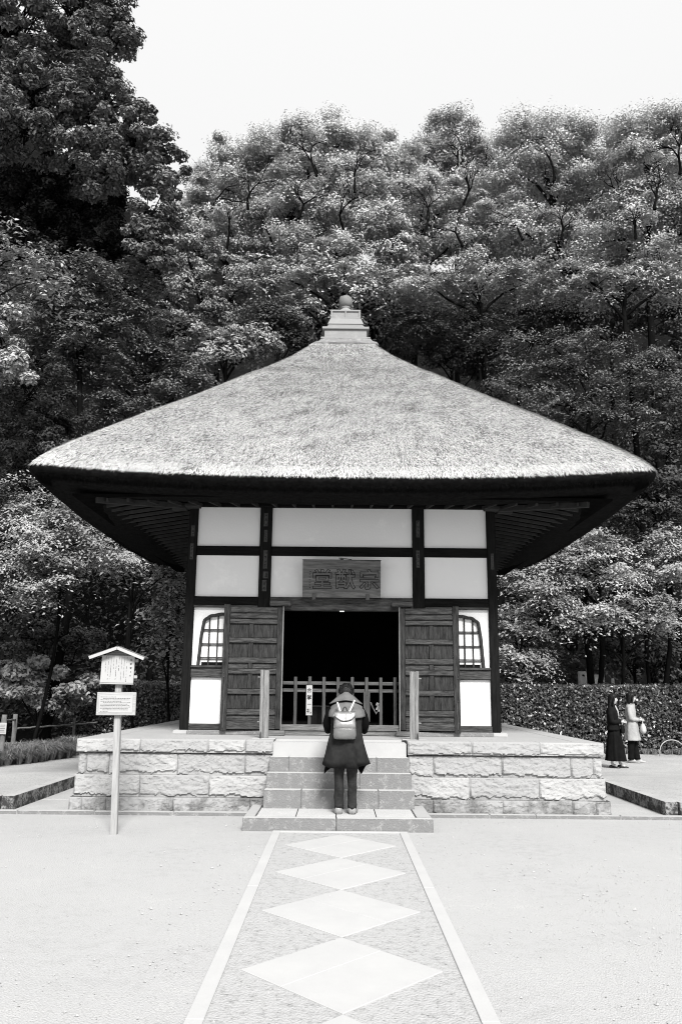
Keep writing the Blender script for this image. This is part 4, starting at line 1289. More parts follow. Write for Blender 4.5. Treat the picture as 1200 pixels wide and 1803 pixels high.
    for v in np.linspace(0, 1, 7):
        row = []
        for u in np.linspace(-1, 1, 17):
            w = .045 + .165 * v ** .9
            z = 1.625 - .115 * v ** .8 - .035 * abs(u) ** 2 * v + .018 * (1 - abs(u)) * (v > .9)
            y = Y0 + .13 - .13 * v + .10 * abs(u) ** 2 - .012 * math.sin(9 * v + 3 * u) * (1 - v)
            row.append((X0 - .005 + u * w, y, z))
        rows.append(row)
    vs = [p for r_ in rows for p in r_]; fs = [(j * 17 + i, j * 17 + i + 1, (j + 1) * 17 + i + 1, (j + 1) * 17 + i) for j in range(6) for i in range(16)]
    cm = MB(); cm.add(vs, fs); col = cm.build('collar', 'coat_cape', t, smooth=True)
    sd = col.modifiers.new('thick', 'SOLIDIFY'); sd.thickness = .014
    # sleeves
    for s in (-1, 1):
        pts = [(X0 + s * .165, Y0 + .09, 1.42), (X0 + s * .215, Y0 + .11, 1.33), (X0 + s * .245, Y0 + .12, 1.23), (X0 + s * .235, Y0 + .15, 1.16), (X0 + s * .16, Y0 + .26, 1.22), (X0 + s * .07, Y0 + .34, 1.32)]
        MB().tube(pts, [.06, .064, .060, .058, .05, .042], 16).build('sleeve', 'sleeve_black', t, smooth=True)
    # backpack
    bp = thing('backpack', 'silver metallic backpack worn on the back of the person in the long coat', 'backpack', (X0 - .02, Y0 - .2, 1.2))
    cx, cy_ = X0 - .02, Y0 - .185
    def sq(z, hw, hd, cyo=0, pw=3.2, n=36, cr=.02):
        hw *= 1.1; out = []
        for i in range(n):
            a = 2 * math.pi * i / n; c_, s_ = math.cos(a), math.sin(a)
            k = (abs(c_) ** pw + abs(s_) ** pw) ** (-1 / pw)
            f = 1 + cr * fbm(c_ * 3, s_ * 3, z * 22, 3)
            out.append((cx + hw * k * c_ * f, cy_ + cyo + hd * k * s_ * f, z))
        return out
    body = MB().loft([sq(1.055, .10, .05, 0), sq(1.065, .122, .068, -.006), (sq(1.11, .130, .080, -.012)), sq(1.18, .128, .082, -.014), sq(1.19, .126, .081, -.014)]).build('bag_bottom', 'bag_low', bp, smooth=True)
    MB().loft([sq(1.192, .127, .081, -.014, cr=.05), sq(1.25, .122, .075, -.01, cr=.07), sq(1.31, .118, .066, -.004, cr=.07), sq(1.36, .116, .055, .004, cr=.05), sq(1.378, .112, .042, .01)]).build('bag_body', 'bag_silver', bp, smooth=True)
    # flap with a curved lower edge
    rows = []
    for v in np.linspace(0, 1, 8):
        row = []
        for u in np.linspace(-1, 1, 17):
            drop = .118 * (1 - .62 * abs(u) ** 2.2)
            z = 1.392 - drop * v
            y = cy_ + .03 - (.075 + .03 * v) * min(1, v * 3 + .25) * (1 - .28 * abs(u) ** 4) - .008
            row.append((cx + u * 1.1 * (.122 - .002 * v), y + .003 * math.sin(13 * u + 3 * v), z + .002 * math.sin(9 * u)))
        rows.append(row)
    vs = [p for r_ in rows for p in r_]; fs = [(j * 17 + i, j * 17 + i + 1, (j + 1) * 17 + i + 1, (j + 1) * 17 + i) for j in range(7) for i in range(16)]
    fm = MB(); fm.add(vs, fs); fl = fm.build('flap', 'bag_silver', bp, smooth=True)
    sd = fl.modifiers.new('thick', 'SOLIDIFY'); sd.thickness = .006
    MB().tube([(p[0], p[1] - .004, p[2]) for p in rows[-1]], .0045, 6).build('piping', 'bag_trim', bp, smooth=True)
    MB().tube([(cx - .032 + .064 * i / 10 - .0, cy_ + .01, 1.385 + .062 * math.sin(math.pi * i / 10) ** .7) for i in range(11)], .009, 8).build('handle', 'bag_trim', bp, smooth=True)
    for s, x1, z1 in ((-1, -.095, 1.505), (1, .125, 1.535)):
        MB().bar((cx + s * .043 + (.01 if s > 0 else -.01), cy_ + .002, 1.38), (cx + x1, cy_ + .05, z1), .022, .006, (0, -1, .3)).build('strap', 'strap_white', bp)
    for s in (-1, 1):
        MB().loft([[(cx + s * (.118 + .022 * math.cos(a) * w_), cy_ - .005 + .05 * math.sin(a) * w_, z) for a in np.linspace(0, 2 * math.pi, 14, endpoint=False)] for z, w_ in ((1.07, .6), (1.09, 1), (1.17, 1.05), (1.20, .9))]).build('side_pocket', 'bag_low', bp, smooth=True)
    MB().tube([(cx - .128, cy_ - .03, 1.36), (cx - .132, cy_ - .045, 1.335)], .012, 8).build('buckle', 'strap_white', bp)
    MB().tube([(cx - .13, cy_ - .02, 1.20), (cx - .105, cy_ - .08, 1.192)], .006, 6).build('pull_strap', 'strap_white', bp)
worshipper()

def woman(base, ang, lab, H_, dark):
    """walking woman; local frame: x forward, y to her left, z up"""
    k = H_ / 1.58
    T = Matrix.Translation(base) @ Matrix.Rotation(ang, 4, 'Z') @ Matrix.Scale(k, 4)
    t = thing('person', lab, 'person', base)
    W = lambda x, y, z: tuple(T @ Vector((x, y, z)))
    HT = T @ Matrix.Translation((.035, 0, 1.465)) @ Matrix.Rotation(R(2), 4, 'Y') @ Matrix.Rotation(R(-8), 4, 'Z')
    st = .10 if dark else .085
    N = dict(pel=(W(0, 0, .86), (.12 * k, .09 * k)), ab=(W(0, 0, 1.02), (.10 * k, .08 * k)), ch=(W(-.005, 0, 1.20), (.12 * k, .085 * k)), nk=(W(.005, 0, 1.33), .042 * k), hd=(W(.02, 0, 1.42), .05 * k))
    E_ = [('pel', 'ab'), ('ab', 'ch'), ('ch', 'nk'), ('nk', 'hd')]
    feet = {}
    for s in (-1, 1):
        q = 'l' if s > 0 else 'r'
        dx = st * (1 if s > 0 else -.6)
        feet[s] = dx
        N[q + 'hip'] = (W(0, s * .08, .80), .075 * k); N[q + 'kn'] = (W(dx * .5 + .02, s * .075, .45), .05 * k); N[q + 'an'] = (W(dx, s * .065, .085), .033 * k); N[q + 'ft'] = (W(dx + .11, s * .07, .03), .028 * k)
        E_ += [('pel', q + 'hip'), (q + 'hip', q + 'kn'), (q + 'kn', q + 'an'), (q + 'an', q + 'ft')]
        el = W(.0, s * .19, 1.0); wr = W(.185, s * .06, .985 if dark else .97)
        N[q + 'sh'] = (W(-.01, s * .15, 1.235), .05 * k); N[q + 'el'] = (el, .038 * k); N[q + 'wr'] = (wr, .024 * k)
        E_ += [('ch', q + 'sh'), (q + 'sh', q + 'el'), (q + 'el', q + 'wr')]
        d3 = (T.to_3x3() @ Vector((1, -s * .5, 0)))
        fingers(N, E_, q + 'wr', wr, d3, T.to_3x3() @ Vector((.3, s * .4, -.8)), T.to_3x3() @ Vector((0, -s, .2)), L=.06 * k)
    bd = skin_body('body', N, E_, 'pel', 'skin', t, extra=[head_geo(HT)])
    for s in (-1, 1):
        MB(HT).lathe(.079, s * .028, [(.001, .008), (.007, .010), (.009, .014), (.006, .019), (.001, .020)], 8).build('eye', 'ink', t)
    MB(HT).box(.087, .093, -.018, .018, -.056, -.050).build('mouth', 'riser_stone', t, bevel=.002)
    # hair
    if dark:
        hair_shell('hair', t, HT, [(-.30, .028, .07, -.075), (-.24, .045, .088, -.07), (-.15, .055, .095, -.055), (-.06, .070, .094, -.040), (.01, .090, .094, -.022), (.06, .102, .092, -.008), (.10, .085, .076, -.006), (.128, .045, .045, 0), (.136, .01, .01, 0)], amp=.06)
        for s in (-1, 1): MB(HT).tube([(.055, s * .070, .06), (.045, s * .082, 0), (.025, s * .086, -.08), (.01, s * .082, -.20)], [.02, .022, .022, .012], 8).build('hair_lock', 'hair', t, smooth=True)
    else:
        hair_shell('hair', t, HT, [(-.125, .050, .078, -.040), (-.10, .068, .095, -.038), (-.04, .082, .102, -.030), (.02, .092, .100, -.020), (.065, .106, .094, -.004), (.10, .088, .078, -.002), (.128, .045, .045, 0), (.136, .01, .01, 0)], amp=.05, seed=5)
        for s in (-1, 1): MB(HT).tube([(.06, s * .068, .06), (.05, s * .084, 0), (.042, s * .088, -.06), (.035, s * .082, -.105)], [.018, .022, .022, .012], 8).build('hair_lock', 'hair', t, smooth=True)
    coat_m = 'coat_black' if dark else 'trench'
    # coat body
    prof = ((1.315, .055, .07), (1.285, .08, .13), (1.24, .10, .17), (1.15, .112, .165), (1.02, .105, .15), (.92, .115, .165)) + (((.84, .13, .185), (.80, .135, .19)) if dark else ((.80, .135, .19), (.66, .15, .205), (.53, .165, .215), (.50, .168, .217)))
    rings = []
    for i, (z, hd, hw) in enumerate(prof):
        rings.append([tuple(T @ Vector(p)) for p in ring(.0 + (.01 if i > 4 else 0), 0, z, hd, hw, 36, .015 + .012 * i / 3, 6, 1.1)])
    c_ = MB().loft(rings, cap=False).build('coat', coat_m, t, smooth=True)
    sd = c_.modifiers.new('thick', 'SOLIDIFY'); sd.thickness = .008
    for s in (-1, 1):
        pts = [W(-.01, s * .145, 1.25), W(-.015, s * .18, 1.14), W(.0, s * .195, 1.0), W(.05, s * .175, .985), W(.12, s * .11, .985 if dark else .975), W(.175, s * .068, .985 if dark else .97)]
        MB().tube(pts, [x * k for x in (.052, .056, .056, .054, .046, .040)], 14).build('sleeve', coat_m, t, smooth=True)
        # collar flap
        m_ = MB(T); m_.add([(.05, s * .01, 1.34), (.0, s * .065, 1.345), (.065, s * .095, 1.27), (.105, s * .04, 1.255), (.06, s * .01, 1.32), (.01, s * .06, 1.33), (.06, s * .085, 1.262), (.095, s * .035, 1.248)],
                           [(0, 1, 2, 3), (7, 6, 5, 4), (0, 3, 7, 4), (3, 2, 6, 7), (2, 1, 5, 6), (1, 0, 4, 5)])
        m_.build('collar', coat_m if not dark else 'coat_black', t)
    if dark:
        rings = []
        for i, (z, hd, hw) in enumerate(((.86, .12, .15), (.70, .135, .165), (.50, .165, .185), (.30, .19, .205), (.18, .205, .215), (.155, .207, .217))):
            rings.append([tuple(T @ Vector(p)) for p in ring(.02, 0, z, hd, hw, 48, .02 + .015 * i, 8, .5)])
        s_ = MB().loft(rings, cap=False).build('skirt', 'skirt_black', t, smooth=True)
        sd = s_.modifiers.new('thick', 'SOLIDIFY'); sd.thickness = .006
        MB().tube([W(.075, .03, 1.33), W(.125, .045, 1.20), W(.13, .05, 1.08)], .014 * k, 8).build('scarf_end', 'scarf', t, smooth=True)
        MB().tube([W(.075, -.03, 1.33), W(.13, -.05, 1.20), W(.135, -.055, 1.10)], .012 * k, 8).build('scarf_end', 'scarf', t, smooth=True)
        for s in (-1, 1): shoe('shoe', 'shoe_black', t, T @ Matrix.Translation((feet[s], s * .065, 0)) @ Matrix.Rotation(R(s * 8), 4, 'Z'), .235, .04, .06)
        b = thing('handbag', 'small dark handbag held by the long haired woman in the dark coat', 'handbag', W(.2, 0, .8))
        MB(T).loft([[(x, y, z) for x, y, z in ring(.20, .0, z_, hd, hw, 20)] for z_, hd, hw in ((.74, .03, .09), (.76, .045, .11), (.86, .04, .105), (.92, .015, .09))]).build('bag_body', 'coat_black', b, smooth=True)
        MB(T).tube([(.20, -.07, .91), (.215, -.03, 1.02), (.215, .03, 1.02), (.20, .07, .91)], .006, 6).build('handle', 'scarf', b)
    else:
        for s in (-1, 1):
            rings = []
            for z, r_ in ((.80, .085), (.60, .075), (.45, .066), (.28, .060), (.12, .062), (.075, .064)):
                tt = (.80 - z) / .72
                rings.append([tuple(T @ Vector(p)) for p in ring(feet[s] * tt, s * (.08 - .012 * tt), z, r_ * 1.15, r_, 18, .03, 3, z * 9)])
            MB().loft(rings).build('trouser_leg', 'skirt_black', t, smooth=True)
            shoe('shoe', 'shoe_pale' if s > 0 else 'shoe_leather', t, T @ Matrix.Translation((feet[s], s * .068, 0)) @ Matrix.Rotation(R(s * 6), 4, 'Z'), .26, .045, .075)
        for z in (1.15, 1.03, .90, .78): MB(T).tube([(.118 + (1.15 - z) * .07, .02, z), (.130 + (1.15 - z) * .07, .02, z)], .008, 8).build('button', 'riser_stone', t)
        MB(T).box(.06, .11, -.03, .03, 1.255, 1.335).build('neckerchief', 'scarf', t, bevel=.012)
        b = thing('handbag', 'round white handbag hanging from the hands of the woman in the pale trench coat', 'handbag', W(.25, 0, .9))
        MB(T).loft([[(x, y, z) for x, y, z in ring(.255, .0, z_, hd, hw, 20)] for z_, hd, hw in ((.66, .03, .05), (.675, .06, .10), (.73, .075, .125), (.81, .065, .115), (.87, .035, .07), (.885, .02, .05))]).build('bag_body', 'bag_white', b, smooth=True)
        MB(T).tube([(.25, -.05, .875), (.25, -.02, .95), (.25, .02, .95), (.25, .05, .875)], .007, 6).build('handle', 'bag_white', b)
woman((6.01, 18.59, gz(18.6)), R(-24), 'woman with long black hair in a dark coat and long black skirt walking right', 1.57, True)
woman((6.90, 19.98, gz(20)), R(-20), 'woman with bobbed hair in a pale trench coat and dark trousers on the right path', 1.60, False)

# ================================================================ TREES AND PLANTS
TREES = [
('evergreen_tree', 'towering dark evergreen tree filling the upper left corner of the view', 21, 0.15, 'leaf_mid', 'clump', 1.0, 0.34, [(-10.24, 21.05, 2.57, 2.56), (-8.05, 21.48, 1.55, 1.65), (-6.98, 20.89, 0.82, 1.27), (-9.35, 18.69, 2.51, 1.94), (-7.31, 18.33, 1.5, 1.49), (-6.15, 17.21, 1.24, 1.03), (-6.84, 16.45, 1.81, 0.88), (-5.25, 15.92, 0.74, 0.99), (-5.47, 16.84, 0.74, 0.81), (-5.55, 14.56, 0.81, 1.14), (-9.08, 17.55, 1.83, 0.83), (-5.05, 13.76, 0.48, 0.67)]),
('evergreen_tree', 'black shadowed evergreen tree under the towering tree at the upper left', 23.5, 0.14, 'leaf_shaded', 'clump', 1.1, 0.3, [(-10.51, 17.36, 2.01, 1.54), (-8.81, 16.57, 2.0, 1.72), (-7.28, 15.38, 1.62, 1.25), (-9.79, 15.35, 1.98, 1.25), (-6.51, 14.6, 1.07, 0.82), (-8.52, 17.59, 1.83, 1.11)]),
('maple_tree', 'feathery layered maple touching the left slope of the thatched roof', 23, 0.11, 'leaf_mid', 'pad', 1.0, 0.16, [(-6.39, 11.89, 0.94, 0.49), (-5.34, 11.44, 0.85, 0.41), (-5.98, 10.8, 1.36, 0.55), (-4.93, 10.24, 0.84, 0.36), (-6.75, 9.73, 1.34, 0.46), (-5.49, 9.7, 1.01, 0.36), (-7.35, 10.97, 1.02, 0.48), (-4.44, 10.55, 0.68, 0.33)]),
('broadleaf_tree', 'rounded broadleaf tree just above the left slope of the roof', 25.5, 0.17, 'leaf_light', 'clump', 1.0, 0.16, [(-4.42, 13.03, 0.95, 0.58), (-3.46, 12.48, 0.95, 0.53), (-4.87, 12.32, 0.85, 0.53), (-2.81, 12.95, 0.85, 0.46), (-3.86, 13.24, 0.86, 0.46)]),
('broadleaf_tree', 'low dark tree left of the roof finial behind the thatched roof', 27, 0.15, 'leaf_dim', 'pad', 0.9, 0.16, [(-2.08, 14.27, 1.01, 0.49), (-2.7, 14.59, 0.81, 0.45), (-1.67, 13.73, 0.8, 0.4)]),
('broadleaf_tree', 'grey leafed tree on the left slope under the towering evergreen', 22, 0.14, 'leaf_mid', 'pad', 0.9, 0.2, [(-7.9, 13.39, 1.67, 0.68), (-6.38, 13.05, 1.16, 0.6), (-8.49, 12.48, 1.49, 0.74), (-6.82, 12.14, 1.48, 0.66), (-7.75, 11.43, 1.47, 0.64), (-8.83, 10.72, 1.14, 0.7)]),
('vine_clad_tree', 'pale vine covered tree stump at the far left edge of the view', 18, 0.13, 'leaf_pale', 'clump', 1.3, 0.2, [(-8.31, 11.24, 0.38, 0.69), (-8.09, 10.36, 0.49, 0.75), (-7.94, 9.49, 0.53, 0.58), (-7.75, 8.92, 0.53, 0.37)]),
('broadleaf_tree', 'fern like bright boughs reaching in from the left edge above the vines', 17.5, 0.16, 'leaf_light', 'pad', 0.8, 0.1, [(-7.96, 11.77, 0.67, 0.22), (-7.53, 11.49, 0.6, 0.18), (-6.96, 10.98, 0.6, 0.21)]),
('shrub', 'tangled small leafed shrub against the hillside left of the roof', 20.5, 0.11, 'leaf_dim', 'clump', 0.9, 0.08, [(-8.3, 9.14, 1.2, 0.8), (-7.33, 8.36, 1.04, 0.63), (-8.39, 7.73, 1.04, 0.69), (-7.26, 7.44, 1.03, 0.55), (-7.94, 6.82, 1.03, 0.54)]),
('maple_tree', 'soft grey tree under the left tip of the thatched roof', 19, 0.1, 'leaf_light', 'pad', 0.9, 0.12, [(-7.4, 5.33, 1.07, 0.41), (-6.31, 5.21, 0.8, 0.38), (-7.73, 4.65, 0.8, 0.4), (-6.89, 5.75, 0.81, 0.33), (-5.63, 5.01, 0.6, 0.27), (-7.85, 5.88, 0.68, 0.42), (-6.8, 4.59, 0.8, 0.35), (-7.27, 3.99, 0.79, 0.35)]),
('young_tree', 'slim young tree with a bright flat spray of leaves beside the left wall', 20, 0.15, 'leaf_pale', 'pad', 1.3, 0.07, [(-5.4, 4.76, 0.67, 0.18), (-4.83, 4.63, 0.67, 0.18), (-5.75, 4.76, 0.42, 0.14), (-4.26, 4.39, 0.42, 0.14)]),
('young_tree', 'small bright leafed tree close to the left corner pillar', 20.5, 0.14, 'leaf_light', 'pad', 1.0, 0.06, [(-4.37, 3.35, 0.48, 0.37), (-4.09, 3.92, 0.28, 0.23), (-4.2, 2.79, 0.34, 0.23)]),
('shrub', 'dark shrub between the bright leaves on the left of the information board', 22.3, 0.13, 'leaf_dim', 'clump', 0.8, 0.06, [(-8.77, 3.62, 1.08, 0.53), (-7.65, 3.17, 0.77, 0.46), (-8.25, 3.01, 0.92, 0.4), (-6.86, 2.87, 0.61, 0.37)]),
('shrub', 'large leafed shrub behind the rope fence at the far left', 21.6, 0.15, 'leaf_light', 'clump', 0.85, 0.06, [(-8.08, 2.24, 1.03, 0.38), (-7.16, 1.81, 0.81, 0.35), (-7.86, 1.45, 0.88, 0.32), (-8.48, 1.8, 0.73, 0.38), (-6.97, 1.31, 0.58, 0.23)]),
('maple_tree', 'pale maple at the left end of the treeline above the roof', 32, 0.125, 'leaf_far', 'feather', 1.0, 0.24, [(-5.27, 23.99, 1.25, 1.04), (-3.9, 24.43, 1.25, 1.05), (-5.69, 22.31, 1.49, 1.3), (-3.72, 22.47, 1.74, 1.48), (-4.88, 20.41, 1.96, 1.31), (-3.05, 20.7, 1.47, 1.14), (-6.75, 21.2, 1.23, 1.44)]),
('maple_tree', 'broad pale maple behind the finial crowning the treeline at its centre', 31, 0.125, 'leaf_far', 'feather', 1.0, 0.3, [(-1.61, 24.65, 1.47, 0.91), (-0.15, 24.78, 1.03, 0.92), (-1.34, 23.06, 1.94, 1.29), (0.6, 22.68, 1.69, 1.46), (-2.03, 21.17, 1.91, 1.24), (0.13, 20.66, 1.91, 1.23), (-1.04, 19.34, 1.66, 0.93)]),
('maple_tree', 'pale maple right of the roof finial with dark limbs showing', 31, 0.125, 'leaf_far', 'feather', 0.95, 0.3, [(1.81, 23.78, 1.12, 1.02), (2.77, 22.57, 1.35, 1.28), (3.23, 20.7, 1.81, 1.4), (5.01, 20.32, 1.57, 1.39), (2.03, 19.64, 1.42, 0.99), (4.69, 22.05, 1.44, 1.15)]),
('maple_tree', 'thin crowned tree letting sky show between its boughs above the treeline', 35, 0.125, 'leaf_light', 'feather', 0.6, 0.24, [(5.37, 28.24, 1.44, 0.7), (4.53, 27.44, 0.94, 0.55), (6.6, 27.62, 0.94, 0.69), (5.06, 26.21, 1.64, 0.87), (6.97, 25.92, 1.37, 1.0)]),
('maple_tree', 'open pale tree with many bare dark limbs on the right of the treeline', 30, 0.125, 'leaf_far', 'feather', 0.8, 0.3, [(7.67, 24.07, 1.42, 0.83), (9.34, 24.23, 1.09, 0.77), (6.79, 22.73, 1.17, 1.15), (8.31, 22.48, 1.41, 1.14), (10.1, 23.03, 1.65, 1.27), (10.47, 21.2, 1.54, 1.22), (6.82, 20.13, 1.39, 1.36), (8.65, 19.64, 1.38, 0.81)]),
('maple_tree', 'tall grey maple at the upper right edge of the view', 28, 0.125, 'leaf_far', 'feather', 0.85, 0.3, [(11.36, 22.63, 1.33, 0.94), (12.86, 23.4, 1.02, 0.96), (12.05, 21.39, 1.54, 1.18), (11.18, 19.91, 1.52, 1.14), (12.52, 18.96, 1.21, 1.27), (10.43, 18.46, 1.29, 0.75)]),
('maple_tree', 'bright leafed maple whose boughs hang just behind the roof finial', 28, 0.18, 'leaf_pale', 'pad', 1.0, 0.2, [(-2.63, 16.68, 1.1, 0.53), (-1.04, 16.81, 1.1, 0.53), (-1.55, 15.54, 0.97, 0.42), (0.13, 16.48, 1.06, 0.48), (1.83, 16.73, 1.27, 0.48), (2.88, 16.16, 0.85, 0.38), (0.98, 15.8, 0.93, 0.43), (-0.09, 17.64, 1.28, 0.49)]),
('maple_tree', 'layered bright maple boughs in front of the bare limbed tree', 26.5, 0.13, 'leaf_pale', 'pad', 1.1, 0.2, [(2.73, 15.6, 1.0, 0.29), (3.94, 15.94, 1.21, 0.3), (5.35, 16.22, 1.41, 0.3), (4.53, 15.4, 1.2, 0.27), (6.75, 15.76, 1.41, 0.32)]),
('maple_tree', 'spreading pale maple bough reaching in from the right edge', 25.5, 0.13, 'leaf_pale', 'pad', 1.0, 0.22, [(7.68, 15.76, 1.36, 0.4), (9.21, 15.46, 1.47, 0.44), (10.79, 15.91, 1.17, 0.49), (8.41, 15.03, 1.35, 0.31), (11.13, 15.27, 0.97, 0.44)]),
('maple_tree', 'dim layered maple low on the slope right of the finial', 27, 0.12, 'leaf_dim', 'pad', 1.0, 0.16, [(4.59, 14.67, 1.82, 0.4), (5.99, 14.14, 1.61, 0.36), (3.16, 14.11, 1.13, 0.36), (5.17, 13.59, 1.41, 0.31)]),
('maple_tree', 'feathery layered maple above the right slope of the thatched roof', 24.5, 0.11, 'leaf_mid', 'pad', 0.9, 0.18, [(6.33, 12.7, 1.64, 0.32), (7.96, 12.43, 1.28, 0.28), (7.2, 11.83, 1.63, 0.27), (5.91, 11.19, 1.08, 0.25), (8.62, 11.27, 1.37, 0.31), (9.94, 11.96, 1.02, 0.43), (6.96, 10.55, 1.26, 0.27), (8.55, 10.13, 1.25, 0.3), (10.21, 10.81, 0.9, 0.38)]),
('shrub', 'small leafed dark shrub directly above the right slope of the roof', 28, 0.12, 'leaf_dim', 'clump', 0.8, 0.1, [(2.75, 14.01, 0.92, 0.55), (3.89, 13.57, 1.04, 0.63), (5.13, 13.26, 1.08, 0.54), (5.93, 12.5, 0.82, 0.44), (2.03, 14.45, 0.63, 0.46)]),
('shrub', 'dark bush at the right edge above the right tip of the roof', 23, 0.14, 'leaf_dim', 'clump', 0.8, 0.1, [(9.38, 8.67, 0.67, 0.45), (9.87, 9.55, 0.5, 0.53), (9.57, 7.89, 0.66, 0.41)]),
('maple_tree', 'grey soft maple just under the right tip of the roof', 22.5, 0.12, 'leaf_dim', 'pad', 1.0, 0.14, [(8.52, 7.25, 0.84, 0.33), (9.35, 7.51, 0.74, 0.4), (7.99, 6.59, 0.86, 0.29), (9.04, 6.68, 0.8, 0.3)]),
('maple_tree', 'bright spreading maple on the right of the hall below the eave', 22.5, 0.105, 'leaf_pale', 'pad', 1.0, 0.16, [(6.5, 5.6, 0.79, 0.24), (7.62, 5.77, 0.95, 0.29), (8.75, 5.94, 0.95, 0.32), (5.61, 5.11, 0.79, 0.24), (4.89, 4.94, 0.57, 0.24), (6.94, 4.88, 1.04, 0.24), (8.36, 4.9, 1.04, 0.29), (5.73, 4.32, 0.78, 0.24), (9.17, 5.22, 0.79, 0.32)]),
('maple_tree', 'low bright maple bough over the gravestones on the right', 22.3, 0.12, 'leaf_pale', 'pad', 1.0, 0.12, [(7.13, 3.8, 0.93, 0.22), (8.22, 4.01, 0.93, 0.25), (6.34, 3.61, 0.62, 0.19), (8.97, 3.63, 0.71, 0.28)]),
('young_tree', 'pale young tree beside the right corner pillar of the hall', 23.3, 0.13, 'leaf_pale', 'pad', 1.0, 0.08, [(4.94, 3.76, 0.55, 0.36), (5.23, 3.04, 0.64, 0.35), (4.82, 2.57, 0.51, 0.35), (5.61, 2.57, 0.41, 0.22)]),
('broadleaf_tree', 'grey tree filling the hollow between the dark evergreen and the central maples', 29, 0.15, 'leaf_light', 'clump', 0.8, 0.22, [(-5.9, 16.94, 1.32, 1.09), (-4.44, 16.24, 1.22, 0.88), (-6.52, 18.38, 0.89, 1.02), (-5.63, 18.39, 1.11, 1.02), (-3.82, 17.2, 1.01, 0.85), (-6.83, 15.98, 1.09, 0.73), (-5.28, 15.52, 1.3, 0.63)]),
('broadleaf_tree', 'dim tree filling the slope right behind the roof finial', 30, 0.14, 'leaf_dim', 'clump', 0.8, 0.2, [(1.28, 16.08, 1.57, 0.85), (3.08, 16.22, 1.35, 0.85), (-0.08, 17.04, 1.36, 0.76), (-0.97, 15.81, 1.12, 0.65), (2.17, 15.12, 1.12, 0.59)]),
('broadleaf_tree', 'dim grey tree low on the slope under the pale bough from the right edge', 29, 0.14, 'leaf_dim', 'clump', 0.8, 0.2, [(8.65, 15.91, 1.74, 0.78), (10.61, 15.93, 1.74, 0.78), (12.36, 15.95, 1.31, 0.78), (7.12, 16.01, 1.31, 0.63), (12.45, 14.32, 0.86, 0.94)]),
('broadleaf_tree', 'dark tree between the finial and the far left slope behind the roof', 27, 0.14, 'leaf_dim', 'clump', 0.8, 0.18, [(-6.74, 14.55, 1.21, 0.67), (-7.09, 13.68, 0.8, 0.66), (-5.7, 13.91, 0.81, 0.53)]),
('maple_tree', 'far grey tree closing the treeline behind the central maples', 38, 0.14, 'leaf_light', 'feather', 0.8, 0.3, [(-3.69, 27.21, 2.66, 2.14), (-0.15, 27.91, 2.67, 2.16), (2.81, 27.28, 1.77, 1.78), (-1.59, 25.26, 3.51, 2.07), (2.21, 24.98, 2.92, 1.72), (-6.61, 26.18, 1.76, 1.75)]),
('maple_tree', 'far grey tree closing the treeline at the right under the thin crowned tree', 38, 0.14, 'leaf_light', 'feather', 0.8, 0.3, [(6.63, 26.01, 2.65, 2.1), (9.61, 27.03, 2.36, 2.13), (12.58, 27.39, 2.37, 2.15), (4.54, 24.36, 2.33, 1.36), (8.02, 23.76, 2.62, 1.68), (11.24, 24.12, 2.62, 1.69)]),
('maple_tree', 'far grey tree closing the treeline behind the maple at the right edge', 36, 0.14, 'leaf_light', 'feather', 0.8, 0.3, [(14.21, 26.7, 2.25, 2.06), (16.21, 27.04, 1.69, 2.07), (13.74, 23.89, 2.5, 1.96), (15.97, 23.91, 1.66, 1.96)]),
('shrub', 'broad leafed dark shrub behind the two walking women', 24.5, 0.15, 'leaf_dim', 'clump', 0.9, 0.08, [(8.45, 2.98, 0.94, 0.44), (9.6, 2.66, 0.94, 0.5), (7.79, 3.3, 0.67, 0.3)]),
]


